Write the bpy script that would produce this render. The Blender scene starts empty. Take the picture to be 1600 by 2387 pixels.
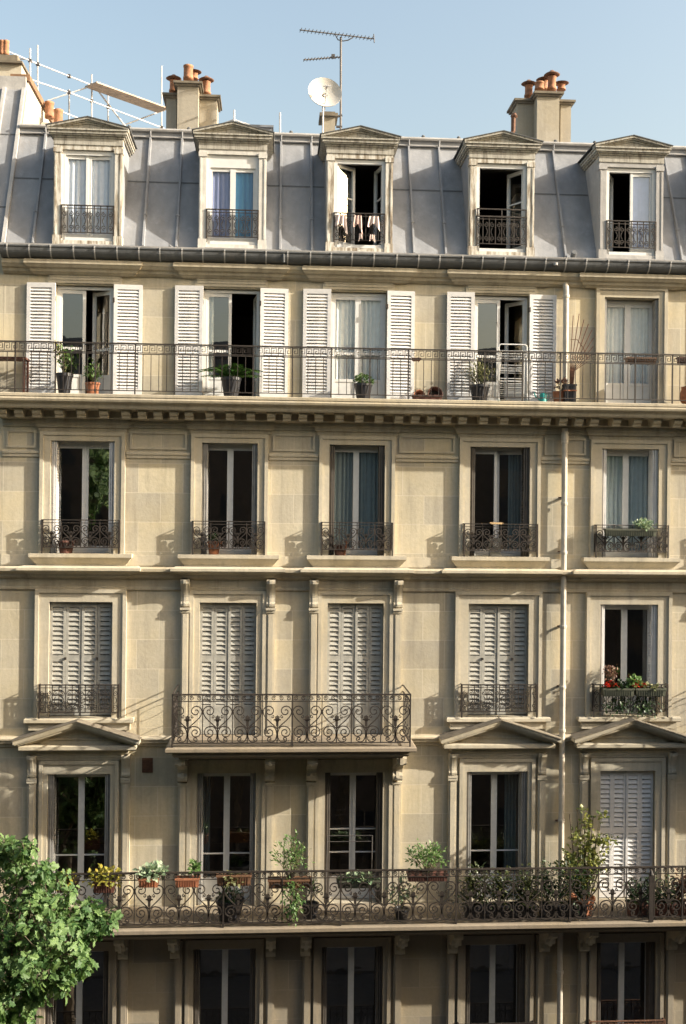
import bpy, math, random
from mathutils import Matrix, Vector
random.seed(7)
R = math.radians
S = bpy.context.scene
COL = S.collection

# ------------------------------------------------------------------ camera
EYE, DIST, FPX, PW, PH = 16.0, 22.5, 2500.0, 1600.0, 2387.0
CAM_ROT = (Matrix.Rotation(-0.06674957, 3, 'Z') @ Matrix.Rotation(math.pi / 2 + 0.00497284, 3, 'X')
           @ Matrix.Rotation(0.00998688, 3, 'Z'))
cam_data = bpy.data.cameras.new('camera')
cam = bpy.data.objects.new('camera', cam_data)
COL.objects.link(cam)
cam.matrix_world = Matrix.Translation((0, -DIST, EYE)) @ CAM_ROT.to_4x4()
cam_data.sensor_fit = 'HORIZONTAL'
cam_data.sensor_width = 24.0
cam_data.lens = 24.0 * FPX / PW
cam_data.clip_start = 0.1
cam_data.clip_end = 3000
S.camera = cam

def at(u, v, y=0.0):
    """where the sight line through a photo pixel meets the plane at depth y"""
    d = CAM_ROT @ Vector(((u - PW / 2) / FPX, -(v - PH / 2) / FPX, -1))
    t = (y + DIST) / d.y
    return Vector((t * d.x, y, EYE + t * d.z))

# ------------------------------------------------------------------ light
SUN_DIR = Vector((3.6, -1.0, 1.62)).normalized()
sun_data = bpy.data.lights.new('sun', 'SUN')
sun_data.energy = 4.3
sun_data.angle = R(0.55)
sun_data.color = (1.0, 0.93, 0.80)
sun = bpy.data.objects.new('sun', sun_data)
COL.objects.link(sun)
sun.rotation_euler = SUN_DIR.to_track_quat('Z', 'Y').to_euler()
world = bpy.data.worlds.new('World')
S.world = world
world.use_nodes = True
wn = world.node_tree.nodes
sky = wn.new('ShaderNodeTexSky')
sky.sky_type = 'NISHITA'
sky.sun_disc = False
sky.sun_elevation = math.asin(SUN_DIR.z)
sky.sun_rotation = math.atan2(SUN_DIR.x, SUN_DIR.y)
sky.air_density = 1.45
sky.dust_density = 5.5
sky.ozone_density = 0.0
world.node_tree.links.new(sky.outputs[0], wn['Background'].inputs[0])
wn['Background'].inputs[1].default_value = 0.116
S.view_settings.view_transform = 'Standard'
S.view_settings.look = 'None'
S.view_settings.gamma = 1
S.view_settings.exposure = 1.35

# ------------------------------------------------------------------ materials
class NT:
    def __init__(self, name):
        self.m = bpy.data.materials.new(name)
        self.m.use_nodes = True
        self.t = self.m.node_tree
        self.n = self.t.nodes
        self.p = self.n['Principled BSDF']
        self.out = self.n['Material Output']
    def new(self, k, **kw):
        n = self.n.new('ShaderNode' + k)
        for a, b in kw.items():
            setattr(n, a, b)
        return n
    def link(self, a, b):
        self.t.links.new(a, b)
    def coord(self, scale=(1, 1, 1), which='Object'):
        c = self.new('TexCoord')
        mp = self.new('Mapping')
        mp.inputs['Scale'].default_value = scale
        self.link(c.outputs[which], mp.inputs[0])
        return mp.outputs[0]
    def noise(self, vec, scale, detail=4, rough=0.55):
        n = self.new('TexNoise')
        n.inputs['Scale'].default_value = scale
        n.inputs['Detail'].default_value = detail
        n.inputs['Roughness'].default_value = rough
        self.link(vec, n.inputs['Vector'])
        return n.outputs[0]
    def ramp(self, fac, stops):
        r = self.new('ValToRGB')
        e = r.color_ramp.elements
        while len(e) < len(stops):
            e.new(0.5)
        for i, (p, c) in enumerate(stops):
            e[i].position = p
            e[i].color = tuple(c) + (1,) if len(c) == 3 else c
        self.link(fac, r.inputs[0])
        return r.outputs[0]
    def mix(self, a, b, fac, blend='MIX'):
        m = self.new('Mix', data_type='RGBA', blend_type=blend)
        def put(s, v):
            if hasattr(v, 'is_output'):
                self.link(v, s)
            elif isinstance(v, (int, float)):
                s.default_value = v
            else:
                s.default_value = tuple(v) + (1,)
        put(m.inputs[0], fac)
        put(m.inputs[6], a)
        put(m.inputs[7], b)
        return m.outputs[2]
    def bump(self, h, strength=0.3, dist=0.01):
        b = self.new('Bump')
        b.inputs['Strength'].default_value = strength
        b.inputs['Distance'].default_value = dist
        self.link(h, b.inputs['Height'])
        self.link(b.outputs[0], self.p.inputs['Normal'])

def g(v):
    return (v, v, v)

def mat_plain(name, col, rough=0.6, metal=0.0, var=0.18, scale=6.0, streak=1.0, spec=0.5):
    t = NT(name)
    c = t.coord((1, 1, streak))
    n = t.noise(c, scale, 5)
    lo = tuple(x * (1 - var) for x in col)
    hi = tuple(min(1, x * (1 + var)) for x in col)
    t.link(t.ramp(n, [(0.3, lo), (0.7, hi)]), t.p.inputs['Base Color'])
    t.p.inputs['Roughness'].default_value = rough
    t.p.inputs['Metallic'].default_value = metal
    t.p.inputs['Specular IOR Level'].default_value = spec
    return t.m

def mat_stone(name, base, joints, dirt=0.5, grey=(0.27, 0.245, 0.20)):
    t = NT(name)
    c = t.coord()
    big = t.noise(c, 0.55, 6, 0.6)
    fine = t.noise(c, 14, 5, 0.6)
    lo = tuple(x * 0.84 for x in base)
    hi = tuple(x * 1.10 for x in base)
    col = t.ramp(big, [(0.32, lo), (0.68, hi)])
    col = t.mix(col, t.ramp(fine, [(0.3, g(0.80)), (0.7, g(1.0))]), 0.6, 'MULTIPLY')
    # rain streaks that run down the stone
    cs = t.coord((1.0, 1.0, 0.12))
    st = t.noise(cs, 3.2, 6, 0.65)
    smask = t.ramp(st, [(0.48, g(0)), (0.74, g(dirt))])
    col = t.mix(col, grey, smask)
    st2 = t.noise(t.coord((1.0, 1.0, 0.05)), 6.5, 5, 0.7)
    col = t.mix(col, tuple(x * 0.7 for x in grey), t.ramp(st2, [(0.54, g(0)), (0.80, g(dirt * 0.75))]))
    yel = t.noise(c, 0.9, 5, 0.6)
    col = t.mix(col, (base[0] * 0.96, base[1] * 0.88, base[2] * 0.66), t.ramp(yel, [(0.45, g(0)), (0.75, g(0.42))]))
    # blotches of old soot
    bl = t.noise(c, 1.7, 7, 0.7)
    col = t.mix(col, tuple(x * 0.8 for x in grey), t.ramp(bl, [(0.56, g(0)), (0.82, g(dirt * 0.8))]))
    if joints:
        sw = t.new('SeparateXYZ')
        t.link(c, sw.inputs[0])
        cb = t.new('CombineXYZ')
        t.link(sw.outputs[0], cb.inputs[0])
        t.link(sw.outputs[2], cb.inputs[1])
        br = t.new('TexBrick')
        br.offset = 0.5
        br.inputs['Scale'].default_value = 1
        br.inputs['Brick Width'].default_value = 0.92
        br.inputs['Row Height'].default_value = 0.61
        br.inputs['Mortar Size'].default_value = 0.009
        br.inputs['Mortar Smooth'].default_value = 0.4
        br.inputs['Bias'].default_value = 0
        br.inputs['Color1'].default_value = (0.80, 0.81, 0.84, 1)
        br.inputs['Color2'].default_value = (1.10, 1.08, 1.0, 1)
        br.inputs['Mortar'].default_value = (1.0, 1.0, 1.0, 1)
        t.link(cb.outputs[0], br.inputs['Vector'])
        col = t.mix(col, br.outputs[0], 0.9, 'MULTIPLY')
        jm = t.new('Math', operation='MULTIPLY')
        t.link(br.outputs['Fac'], jm.inputs[0])
        jm.inputs[1].default_value = 0.28
        col = t.mix(col, tuple(min(1, x * 1.35) for x in base), jm.outputs[0])
    t.link(col, t.p.inputs['Base Color'])
    t.p.inputs['Roughness'].default_value = 0.9
    t.p.inputs['Specular IOR Level'].default_value = 0.2
    t.bump(fine, 0.35, 0.012)
    return t.m

def mat_zinc(name, base=(0.262, 0.268, 0.284), k=1.0):
    t = NT(name)
    c = t.coord()
    n1 = t.noise(c, 1.3, 6, 0.62)
    cs = t.coord((1, 1, 0.18))
    n2 = t.noise(cs, 4.5, 6, 0.6)
    col = t.ramp(n1, [(0.3, tuple(x * 0.82 * k for x in base)), (0.7, tuple(x * 1.1 * k for x in base))])
    col = t.mix(col, t.ramp(n2, [(0.35, g(0.74)), (0.65, g(1.0))]), 0.55, 'MULTIPLY')
    rust = t.noise(cs, 1.6, 6, 0.7)
    col = t.mix(col, (0.25, 0.20, 0.15), t.ramp(rust, [(0.58, g(0)), (0.85, g(0.55))]))
    t.link(col, t.p.inputs['Base Color'])
    t.p.inputs['Roughness'].default_value = 0.62
    t.p.inputs['Metallic'].default_value = 0.0
    t.p.inputs['Specular IOR Level'].default_value = 0.15
    pat = t.noise(c, 2.6, 8, 0.75)
    col = t.mix(col, tuple(x * 1.35 for x in base), t.ramp(pat, [(0.55, g(0)), (0.75, g(0.55))]))
    col = t.mix(col, tuple(x * 0.45 for x in base), t.ramp(t.noise(cs, 2.3, 8, 0.75), [(0.58, g(0)), (0.8, g(0.6))]))
    t.link(col, t.p.inputs['Base Color'])
    t.bump(n1, 0.5, 0.05)
    return t.m

def mat_wornwood(name, dark=(0.16, 0.12, 0.085), mid=(0.33, 0.29, 0.23), light=(0.54, 0.52, 0.47)):
    t = NT(name)
    c = t.coord((3.0, 3.0, 0.35))
    n = t.noise(c, 5, 7, 0.7)
    col = t.ramp(n, [(0.36, dark), (0.46, mid), (0.56, light), (0.8, tuple(x * 1.1 for x in light))])
    t.link(col, t.p.inputs['Base Color'])
    t.p.inputs['Roughness'].default_value = 0.85
    t.bump(n, 0.4, 0.01)
    return t.m

def mat_glass(name, tint=(0.93, 0.95, 0.95), f0=0.24):
    t = NT(name)
    t.n.remove(t.p)
    lw = t.new('LayerWeight')                    # Schlick reflectance, the same from both sides of a thin pane
    lw.inputs['Blend'].default_value = 0.5
    pw = t.new('Math', operation='POWER')
    t.link(lw.outputs['Facing'], pw.inputs[0])
    pw.inputs[1].default_value = 5.0
    fr = t.new('Math', operation='MULTIPLY_ADD')
    t.link(pw.outputs[0], fr.inputs[0])
    fr.inputs[1].default_value = 1.0 - f0
    fr.inputs[2].default_value = f0
    tr = t.new('BsdfTransparent')
    tr.inputs[0].default_value = tint + (1,)
    gl = t.new('BsdfGlossy')
    gl.inputs['Roughness'].default_value = 0.015
    c = t.coord()
    n = t.noise(c, 2.2, 2)
    b = t.new('Bump')
    b.inputs['Strength'].default_value = 0.06
    b.inputs['Distance'].default_value = 0.03
    t.link(n, b.inputs['Height'])
    t.link(b.outputs[0], gl.inputs['Normal'])
    mx = t.new('MixShader')
    t.link(fr.outputs[0], mx.inputs[0])
    t.link(tr.outputs[0], mx.inputs[1])
    t.link(gl.outputs[0], mx.inputs[2])
    t.link(mx.outputs[0], t.out.inputs[0])
    return t.m

def mat_leaf(name, lo, hi, trans=0.35, rough=0.45):
    t = NT(name)
    geo = t.new('NewGeometry')
    col = t.ramp(geo.outputs['Random Per Island'], [(0.0, lo), (1.0, hi)])
    t.link(col, t.p.inputs['Base Color'])
    t.p.inputs['Roughness'].default_value = rough
    tl = t.new('BsdfTranslucent')
    t.link(t.mix(col, (1.0, 1.0, 0.45), 0.25, 'MULTIPLY'), tl.inputs[0])
    mx = t.new('MixShader')
    mx.inputs[0].default_value = trans
    t.link(t.p.outputs[0], mx.inputs[1])
    t.link(tl.outputs[0], mx.inputs[2])
    t.link(mx.outputs[0], t.out.inputs[0])
    return t.m

def mat_cloth(name, col, trans=0.4, scale=9):
    t = NT(name)
    c = t.coord()
    n = t.noise(c, scale, 4)
    cc = t.ramp(n, [(0.3, tuple(x * 0.88 for x in col)), (0.7, col)])
    t.link(cc, t.p.inputs['Base Color'])
    t.p.inputs['Roughness'].default_value = 0.9
    tl = t.new('BsdfTranslucent')
    t.link(cc, tl.inputs[0])
    mx = t.new('MixShader')
    mx.inputs[0].default_value = trans
    t.link(t.p.outputs[0], mx.inputs[1])
    t.link(tl.outputs[0], mx.inputs[2])
    t.link(mx.outputs[0], t.out.inputs[0])
    return t.m

M = {}
M['wall'] = mat_stone('ashlar_stone', (0.535, 0.48, 0.375), True, 0.62)
M['trim'] = mat_stone('carved_stone', (0.52, 0.468, 0.368), False, 0.62)
M['cornice'] = mat_stone('weathered_cornice_stone', (0.46, 0.405, 0.31), False, 0.8, (0.23, 0.205, 0.16))
M['lowwall'] = mat_stone('darker_lower_ashlar', (0.33, 0.285, 0.22), True, 0.6)  # lower storeys: darker stone, tone also deepened to carry their shade
M['lowtrim'] = mat_stone('darker_lower_carved_stone', (0.33, 0.285, 0.22), False, 0.6)
M['slab'] = mat_stone('dirty_slab_stone', (0.27, 0.225, 0.17), False, 0.7, (0.18, 0.15, 0.115))
M['flue'] = mat_stone('grey_chimney_render', (0.36, 0.325, 0.265), False, 0.5, (0.2, 0.18, 0.15))
M['pale'] = mat_stone('pale_render', (0.50, 0.46, 0.385), False, 0.25, (0.4, 0.35, 0.28))
M['zinc'] = mat_zinc('zinc_sheet')
M['zinc_light'] = mat_zinc('bright_zinc', (0.40, 0.39, 0.38))
M['zinc_dark'] = mat_zinc('gutter_zinc', (0.13, 0.135, 0.14))
M['white'] = mat_plain('white_paint', (0.62, 0.615, 0.60), 0.5, var=0.06, scale=9)
M['shutter'] = mat_plain('white_shutter_paint', (0.62, 0.605, 0.595), 0.6, var=0.10, scale=5)
M['grey_shutter'] = mat_plain('chalky_grey_shutter_paint', (0.34, 0.33, 0.295), 0.75, var=0.22, scale=7)
M['dark_shutter'] = mat_plain('dark_brown_shutter_paint', (0.10, 0.085, 0.07), 0.7, var=0.2)
M['mid_shutter'] = mat_plain('dull_grey_shutter_paint', (0.26, 0.25, 0.235), 0.7, var=0.2)
M['old_white'] = mat_plain('old_white_paint', (0.52, 0.50, 0.46), 0.7, var=0.2, scale=10, streak=0.4)
M['wornwood'] = mat_wornwood('flaking_painted_wood')
M['greywood'] = mat_wornwood('grey_weathered_wood', (0.17, 0.155, 0.13), (0.31, 0.29, 0.25), (0.40, 0.38, 0.33))
M['tilecope'] = mat_plain('brown_coping_tile', (0.20, 0.115, 0.065), 0.85, var=0.3, scale=8)
M['iron'] = mat_plain('wrought_iron', (0.035, 0.027, 0.022), 0.6, 0.2, var=0.35, scale=8)
M['rust'] = mat_plain('rusty_iron', (0.13, 0.062, 0.035), 0.8, 0.1, var=0.35, scale=12)
M['glass'] = mat_glass('window_glass')
M['clear'] = mat_glass('thin_clear_glass', (0.97, 0.98, 0.98), 0.08)
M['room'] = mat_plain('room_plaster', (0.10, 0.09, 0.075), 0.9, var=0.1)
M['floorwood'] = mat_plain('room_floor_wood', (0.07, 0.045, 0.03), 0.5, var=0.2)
M['terracotta'] = mat_plain('terracotta', (0.33, 0.13, 0.065), 0.85, var=0.2, scale=12)
M['blackpot'] = mat_plain('black_plastic', (0.025, 0.025, 0.03), 0.4, var=0.2)
M['brownpot'] = mat_plain('brown_clay', (0.10, 0.04, 0.028), 0.7, var=0.2)
M['boxwood'] = mat_plain('planter_wood', (0.15, 0.075, 0.038), 0.8, var=0.3, scale=10)
M['greybox'] = mat_plain('dull_green_plastic', (0.07, 0.075, 0.05), 0.7, var=0.25)
M['tan'] = mat_plain('bare_light_wood', (0.50, 0.34, 0.17), 0.7, var=0.15, scale=12)
M['soil'] = mat_plain('soil', (0.03, 0.022, 0.015), 0.95)
M['potlight'] = mat_plain('chimney_clay', (0.30, 0.14, 0.075), 0.85, var=0.4, scale=7)
M['pothat'] = mat_plain('sooty_clay_hat', (0.15, 0.075, 0.045), 0.9, var=0.4, scale=8)
M['cap'] = mat_plain('sooty_cap_stone', (0.16, 0.135, 0.10), 0.9, var=0.3, scale=6)
M['steel'] = mat_plain('galvanised_steel', (0.50, 0.49, 0.48), 0.5, 0.2, var=0.25)
M['dish'] = mat_plain('cream_dish_enamel', (0.50, 0.475, 0.43), 0.6, var=0.08, scale=14)
M['antenna'] = mat_plain('dull_aluminium', (0.11, 0.10, 0.095), 0.5, 0.4, var=0.2)
M['plank'] = mat_plain('scaffold_plank', (0.40, 0.31, 0.23), 0.8, var=0.2)
M['turq'] = mat_plain('turquoise_plastic', (0.02, 0.27, 0.26), 0.4, var=0.1)
M['pipe'] = mat_plain('cream_pipe_paint', (0.50, 0.45, 0.37), 0.6, var=0.16, scale=5)
M['asphalt'] = mat_plain('asphalt', (0.05, 0.05, 0.052), 0.9, var=0.2, scale=3)
M['paving'] = mat_plain('paving_stone', (0.085, 0.08, 0.075), 0.9, var=0.2, scale=2)
M['opposite'] = mat_stone('opposite_brick', (0.13, 0.10, 0.08), False, 0.5, (0.08, 0.07, 0.06))
M['bark'] = mat_plain('bark', (0.10, 0.075, 0.05), 0.95, var=0.4, scale=10)
M['stem'] = mat_plain('green_brown_stem', (0.09, 0.085, 0.035), 0.8, var=0.3)
M['leaf_tree'] = mat_leaf('tree_leaves', (0.045, 0.115, 0.03), (0.18, 0.28, 0.09), 0.4, 0.55)
M['leaf_dark'] = mat_leaf('dark_leaves', (0.018, 0.045, 0.016), (0.06, 0.11, 0.035), 0.25)
M['leaf_hedge'] = mat_leaf('hedge_leaves', (0.03, 0.055, 0.018), (0.13, 0.14, 0.045), 0.25)
M['leaf_mid'] = mat_leaf('fresh_leaves', (0.06, 0.13, 0.03), (0.16, 0.26, 0.08), 0.35)
M['leaf_palm'] = mat_leaf('palm_leaves', (0.035, 0.11, 0.02), (0.09, 0.20, 0.04), 0.3)
M['leaf_yellow'] = mat_leaf('yellowing_leaves', (0.16, 0.19, 0.03), (0.42, 0.34, 0.05), 0.35)
M['leaf_climber'] = mat_leaf('climber_leaves', (0.06, 0.095, 0.022), (0.27, 0.27, 0.06), 0.35)
M['leaf_olive'] = mat_leaf('olive_leaves', (0.10, 0.12, 0.05), (0.26, 0.25, 0.11), 0.3)
M['leaf_pale'] = mat_leaf('white_edged_leaves', (0.14, 0.24, 0.12), (0.45, 0.52, 0.36), 0.3)
M['leaf_purple'] = mat_leaf('bronze_leaves', (0.10, 0.05, 0.035), (0.24, 0.12, 0.075), 0.3)
M['petal_red'] = mat_leaf('red_petals', (0.50, 0.03, 0.015), (0.75, 0.07, 0.03), 0.3)
M['cur_blue'] = mat_cloth('sheer_blue_curtain', (0.80, 0.86, 0.97), 0.2)
M['cur_deep'] = mat_cloth('deep_blue_curtain', (0.05, 0.22, 0.42), 0.1)
M['cur_mauve'] = mat_cloth('mauve_blind', (0.25, 0.29, 0.50), 0.1)
M['cur_white'] = mat_cloth('white_net_curtain', (0.86, 0.89, 0.88), 0.2)
M['cur_dim'] = mat_cloth('dull_grey_curtain', (0.27, 0.34, 0.35), 0.2)
M['sky_lav'] = mat_cloth('sky_lavender_sheet', (0.36, 0.41, 0.66), 0.1)  # tinted like the sky mirrored in that dormer pane
M['cur_mid'] = mat_cloth('grey_green_curtain', (0.48, 0.56, 0.57), 0.2)
M['garment'] = mat_cloth('pale_pink_cloth', (0.80, 0.66, 0.60), 0.25, 20)
M['garment_red'] = mat_cloth('salmon_cloth', (0.74, 0.55, 0.49), 0.25, 20)

# ------------------------------------------------------------------ mesh builder
class MB:
    def __init__(self):
        self.v, self.f, self.mi = [], [], []
    def add(self, vs, fs, m=0):
        b = len(self.v)
        self.v += [tuple(p) for p in vs]
        self.f += [tuple(b + i for i in f) for f in fs]
        self.mi += [m] * len(fs)
    def box(self, x0, x1, y0, y1, z0, z1, m=0):
        self.add([(x0, y0, z0), (x1, y0, z0), (x1, y1, z0), (x0, y1, z0),
                  (x0, y0, z1), (x1, y0, z1), (x1, y1, z1), (x0, y1, z1)],
                 [(0, 3, 2, 1), (4, 5, 6, 7), (0, 1, 5, 4), (1, 2, 6, 5), (2, 3, 7, 6), (3, 0, 4, 7)], m)
        return self
    def prism(self, poly, y0, y1, m=0):
        """polygon in (x, z), extruded along y"""
        n = len(poly)
        self.add([(x, y0, z) for x, z in poly] + [(x, y1, z) for x, z in poly],
                 [tuple(range(n)), tuple(range(2 * n - 1, n - 1, -1))]
                 + [(i, (i + 1) % n, n + (i + 1) % n, n + i) for i in range(n)], m)
        return self
    def prismx(self, poly, x0, x1, m=0):
        """polygon in (y, z), extruded along x"""
        n = len(poly)
        self.add([(x0, y, z) for y, z in poly] + [(x1, y, z) for y, z in poly],
                 [tuple(range(n)), tuple(range(2 * n - 1, n - 1, -1))]
                 + [(i, (i + 1) % n, n + (i + 1) % n, n + i) for i in range(n)], m)
        return self
    def mold(self, x0, x1, prof, L=1, Rr=1, yb=0.0, m=0):
        """moulding with mitred returns; prof = (projection, z) from bottom to top"""
        vs = []
        for p, z in prof:
            vs += [(x0 - p * L, yb + 0.04, z), (x0 - p * L, yb - p, z), (x1 + p * Rr, yb - p, z), (x1 + p * Rr, yb + 0.04, z)]
        fs = []
        for i in range(len(prof) - 1):
            a, b = 4 * i, 4 * i + 4
            fs += [(a, a + 1, b + 1, b), (a + 1, a + 2, b + 2, b + 1), (a + 2, a + 3, b + 3, b + 2)]
        e = 4 * (len(prof) - 1)
        fs += [(3, 2, 1, 0), (e, e + 1, e + 2, e + 3)]
        self.add(vs, fs, m)
        return self
    def tube(self, pts, r, n=6, m=0, r2=None, cap=True):
        pts = [Vector(p) for p in pts]
        k = len(pts)
        rings = []
        up = None
        for i, p in enumerate(pts):
            d = (pts[min(i + 1, k - 1)] - pts[max(i - 1, 0)])
            if d.length < 1e-9:
                d = Vector((0, 0, 1))
            d.normalize()
            if up is None:
                up = Vector((0, 0, 1)) if abs(d.z) < 0.9 else Vector((1, 0, 0))
            a = up - d * up.dot(d)
            if a.length < 1e-6:
                a = d.orthogonal()
            a.normalize()
            up = a
            b = d.cross(a)
            rr = r if r2 is None else r + (r2 - r) * i / max(1, k - 1)
            rings.append([p + (a * math.cos(2 * math.pi * j / n) + b * math.sin(2 * math.pi * j / n)) * rr for j in range(n)])
        vs = [q for ring in rings for q in ring]
        fs = []
        for i in range(k - 1):
            for j in range(n):
                fs.append((i * n + j, i * n + (j + 1) % n, (i + 1) * n + (j + 1) % n, (i + 1) * n + j))
        if cap:
            fs += [tuple(range(n - 1, -1, -1)), tuple((k - 1) * n + j for j in range(n))]
        self.add(vs, fs, m)
        return self
    def bar(self, pts, t, d, y=0.0, m=0):
        """flat iron bar bent in the (x, z) plane: t wide in the plane, d deep"""
        k = len(pts)
        vs = []
        for i, (x, z) in enumerate(pts):
            x0, z0 = pts[max(i - 1, 0)]
            x1, z1 = pts[min(i + 1, k - 1)]
            dx, dz = x1 - x0, z1 - z0
            l = math.hypot(dx, dz) or 1
            nx, nz = -dz / l * t / 2, dx / l * t / 2
            vs += [(x + nx, y - d / 2, z + nz), (x - nx, y - d / 2, z - nz), (x - nx, y + d / 2, z - nz), (x + nx, y + d / 2, z + nz)]
        fs = []
        for i in range(k - 1):
            for j in range(4):
                fs.append((4 * i + j, 4 * i + (j + 1) % 4, 4 * i + 4 + (j + 1) % 4, 4 * i + 4 + j))
        fs += [(0, 1, 2, 3), (4 * k - 1, 4 * k - 2, 4 * k - 3, 4 * k - 4)]
        self.add(vs, fs, m)
        return self
    def lathe(self, prof, c=(0, 0, 0), n=16, m=0, a0=0):
        vs, fs = [], []
        for r, z in prof:
            for j in range(n):
                a = a0 + 2 * math.pi * j / n
                vs.append((c[0] + r * math.cos(a), c[1] + r * math.sin(a), c[2] + z))
        for i in range(len(prof) - 1):
            for j in range(n):
                fs.append((i * n + j, i * n + (j + 1) % n, (i + 1) * n + (j + 1) % n, (i + 1) * n + j))
        fs += [tuple(range(n - 1, -1, -1)), tuple((len(prof) - 1) * n + j for j in range(n))]
        self.add(vs, fs, m)
        return self
    def mesh(self, name, mats, smooth=False):
        me = bpy.data.meshes.new(name)
        me.from_pydata(self.v, [], self.f)
        for mm in (mats if isinstance(mats, (list, tuple)) else [mats]):
            me.materials.append(M[mm])
        me.polygons.foreach_set('material_index', self.mi)
        if smooth:
            me.polygons.foreach_set('use_smooth', [True] * len(me.polygons))
        me.update()
        return me
    def build(self, name, mats, parent=None, loc=(0, 0, 0), rz=0, smooth=False):
        return link(name, self.mesh(name, mats, smooth), parent, loc, rz)

def parts(name, mats, parent, pieces, loc=(0, 0, 0)):
    """each piece a mesh of its own under the same parent"""
    return [p.build(name, mats, parent, loc) for p in pieces]

def link(name, me, parent=None, loc=(0, 0, 0), rz=0):
    o = bpy.data.objects.new(name, me)
    COL.objects.link(o)
    o.location = loc
    o.rotation_euler = (0, 0, rz)
    if parent is not None:
        o.parent = parent
    return o

def tag(o, label=None, cat=None, group=None, kind=None):
    for k, v in (('label', label), ('category', cat), ('group', group), ('kind', kind)):
        if v:
            o[k] = v
    return o

def thing(name, label, cat, loc=(0, 0, 0), group=None, rz=0):
    o = link(name, None, None, loc, rz)
    return tag(o, label, cat, group)

def struct(name, mb, mats):
    o = mb.build(name, mats)
    o['kind'] = 'structure'
    return o

# ------------------------------------------------------------------ the setting
struct('street', MB().box(-400, 400, -14.5, -4.5, -0.5, 0.0), 'asphalt')
struct('pavement', MB().box(-400, 400, -4.5, 0.4, -0.5, 0.14), 'paving')
struct('far_pavement', MB().box(-400, 400, -24.2, -14.5, -0.5, 0.14), 'paving')
struct('ground', MB().box(-900, 900, -900, 900, -1.2, -0.6), 'paving')

XL, XR = -5.55, 15.5
CX = [-3.90, -0.875, 1.79, 4.83, 7.65, 10.27]

bld = thing('apartment_building', 'cream stone apartment building with grey zinc mansard roof, attic dormers and iron balconies', 'building', (0, 0, 0))

# ---- wall
def wall_band(mb, x0, x1, z0, z1, openings, y0=0.0, y1=0.36):
    xs = x0
    for (a, b, c, d) in sorted(openings):
        if a > xs:
            mb.box(xs, a, y0, y1, z0, z1)
        if c > z0:
            mb.box(a, b, y0, y1, z0, c)
        if d < z1:
            mb.box(a, b, y0, y1, d, z1)
        xs = b
    if xs < x1:
        mb.box(xs, x1, y0, y1, z0, z1)

OP = {
    5: [(c - 0.59, c + 0.59, 18.42, 20.76) for c in CX],
    4: [(c - h, c + h, 15.2, 17.525) for c, h in zip(CX, (0.65, 0.58, 0.585, 0.64, 0.62, 0.62))],
    3: [(CX[0] - 0.645, CX[0] + 0.645, 11.82, 14.2), (CX[1] - 0.59, CX[1] + 0.59, 11.42, 14.2), (CX[2] - 0.59, CX[2] + 0.59, 11.42, 14.2),
        (CX[3] - 0.645, CX[3] + 0.645, 11.82, 14.2), (CX[4] - 0.63, CX[4] + 0.63, 11.82, 14.2), (CX[5] - 0.59, CX[5] + 0.59, 11.42, 14.2)],
    2: [(c - h, c + h, 7.9, 10.65) for c, h in zip(CX, (0.64, 0.61, 0.61, 0.655, 0.60, 0.6))],
    1: [(c - 0.645, c + 0.645, 4.6, 7.0) for c in CX],
    0: [(c - 0.95, c + 0.95, 0.5, 3.5) for c in CX],
}
BANDS = {5: (18.40, 21.45), 4: (14.92, 18.40), 3: (11.40, 14.92), 2: (7.86, 11.40), 1: (4.2, 7.86), 0: (0.14, 4.2)}
w = MB()
for k in range(2, 6):
    wall_band(w, XL, XR, BANDS[k][0], BANDS[k][1], OP[k])
w.build('wall', 'wall', bld)
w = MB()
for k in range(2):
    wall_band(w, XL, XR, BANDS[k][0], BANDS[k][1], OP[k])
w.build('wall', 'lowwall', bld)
# the sides, the back and the rooms behind the windows
w = MB()
w.box(XL, XL + 0.3, 0.36, 12, 0, 21.45).box(XR - 0.3, XR, 0.36, 12, 0, 21.45).box(XL + 0.3, XR - 0.3, 11.7, 12, 0, 21.45)
w.build('rear_wall', 'pale', bld)
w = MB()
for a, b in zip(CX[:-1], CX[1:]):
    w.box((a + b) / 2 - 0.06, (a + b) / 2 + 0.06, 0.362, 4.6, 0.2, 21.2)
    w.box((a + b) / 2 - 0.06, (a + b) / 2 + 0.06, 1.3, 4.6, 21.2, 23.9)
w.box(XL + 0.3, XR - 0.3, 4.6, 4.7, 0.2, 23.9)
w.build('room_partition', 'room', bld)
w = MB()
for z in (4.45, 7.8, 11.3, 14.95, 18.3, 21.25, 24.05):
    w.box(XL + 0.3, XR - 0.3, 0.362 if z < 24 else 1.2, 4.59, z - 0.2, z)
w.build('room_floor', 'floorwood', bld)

# ---- window surrounds
def surround(c, ho, hi, z0, z1, ztop, p=0.062, name='window_surround', mat='trim'):
    b = MB()
    o = 0.075
    b.box(c - ho + o, c - hi, -p, 0.04, z0, ztop)
    b.box(c + hi, c + ho - o, -p, 0.04, z0, ztop)
    b.box(c - ho + o, c + ho - o, -p, 0.04, ztop, z1 - o)
    b.box(c - ho, c - ho + o, -p - 0.03, 0.04, z0, z1)
    b.box(c + ho - o, c + ho, -p - 0.03, 0.04, z0, z1)
    b.box(c - ho + o, c + ho - o, -p - 0.03, 0.04, z1 - o, z1)
    return b.build(name, mat, bld)

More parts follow.
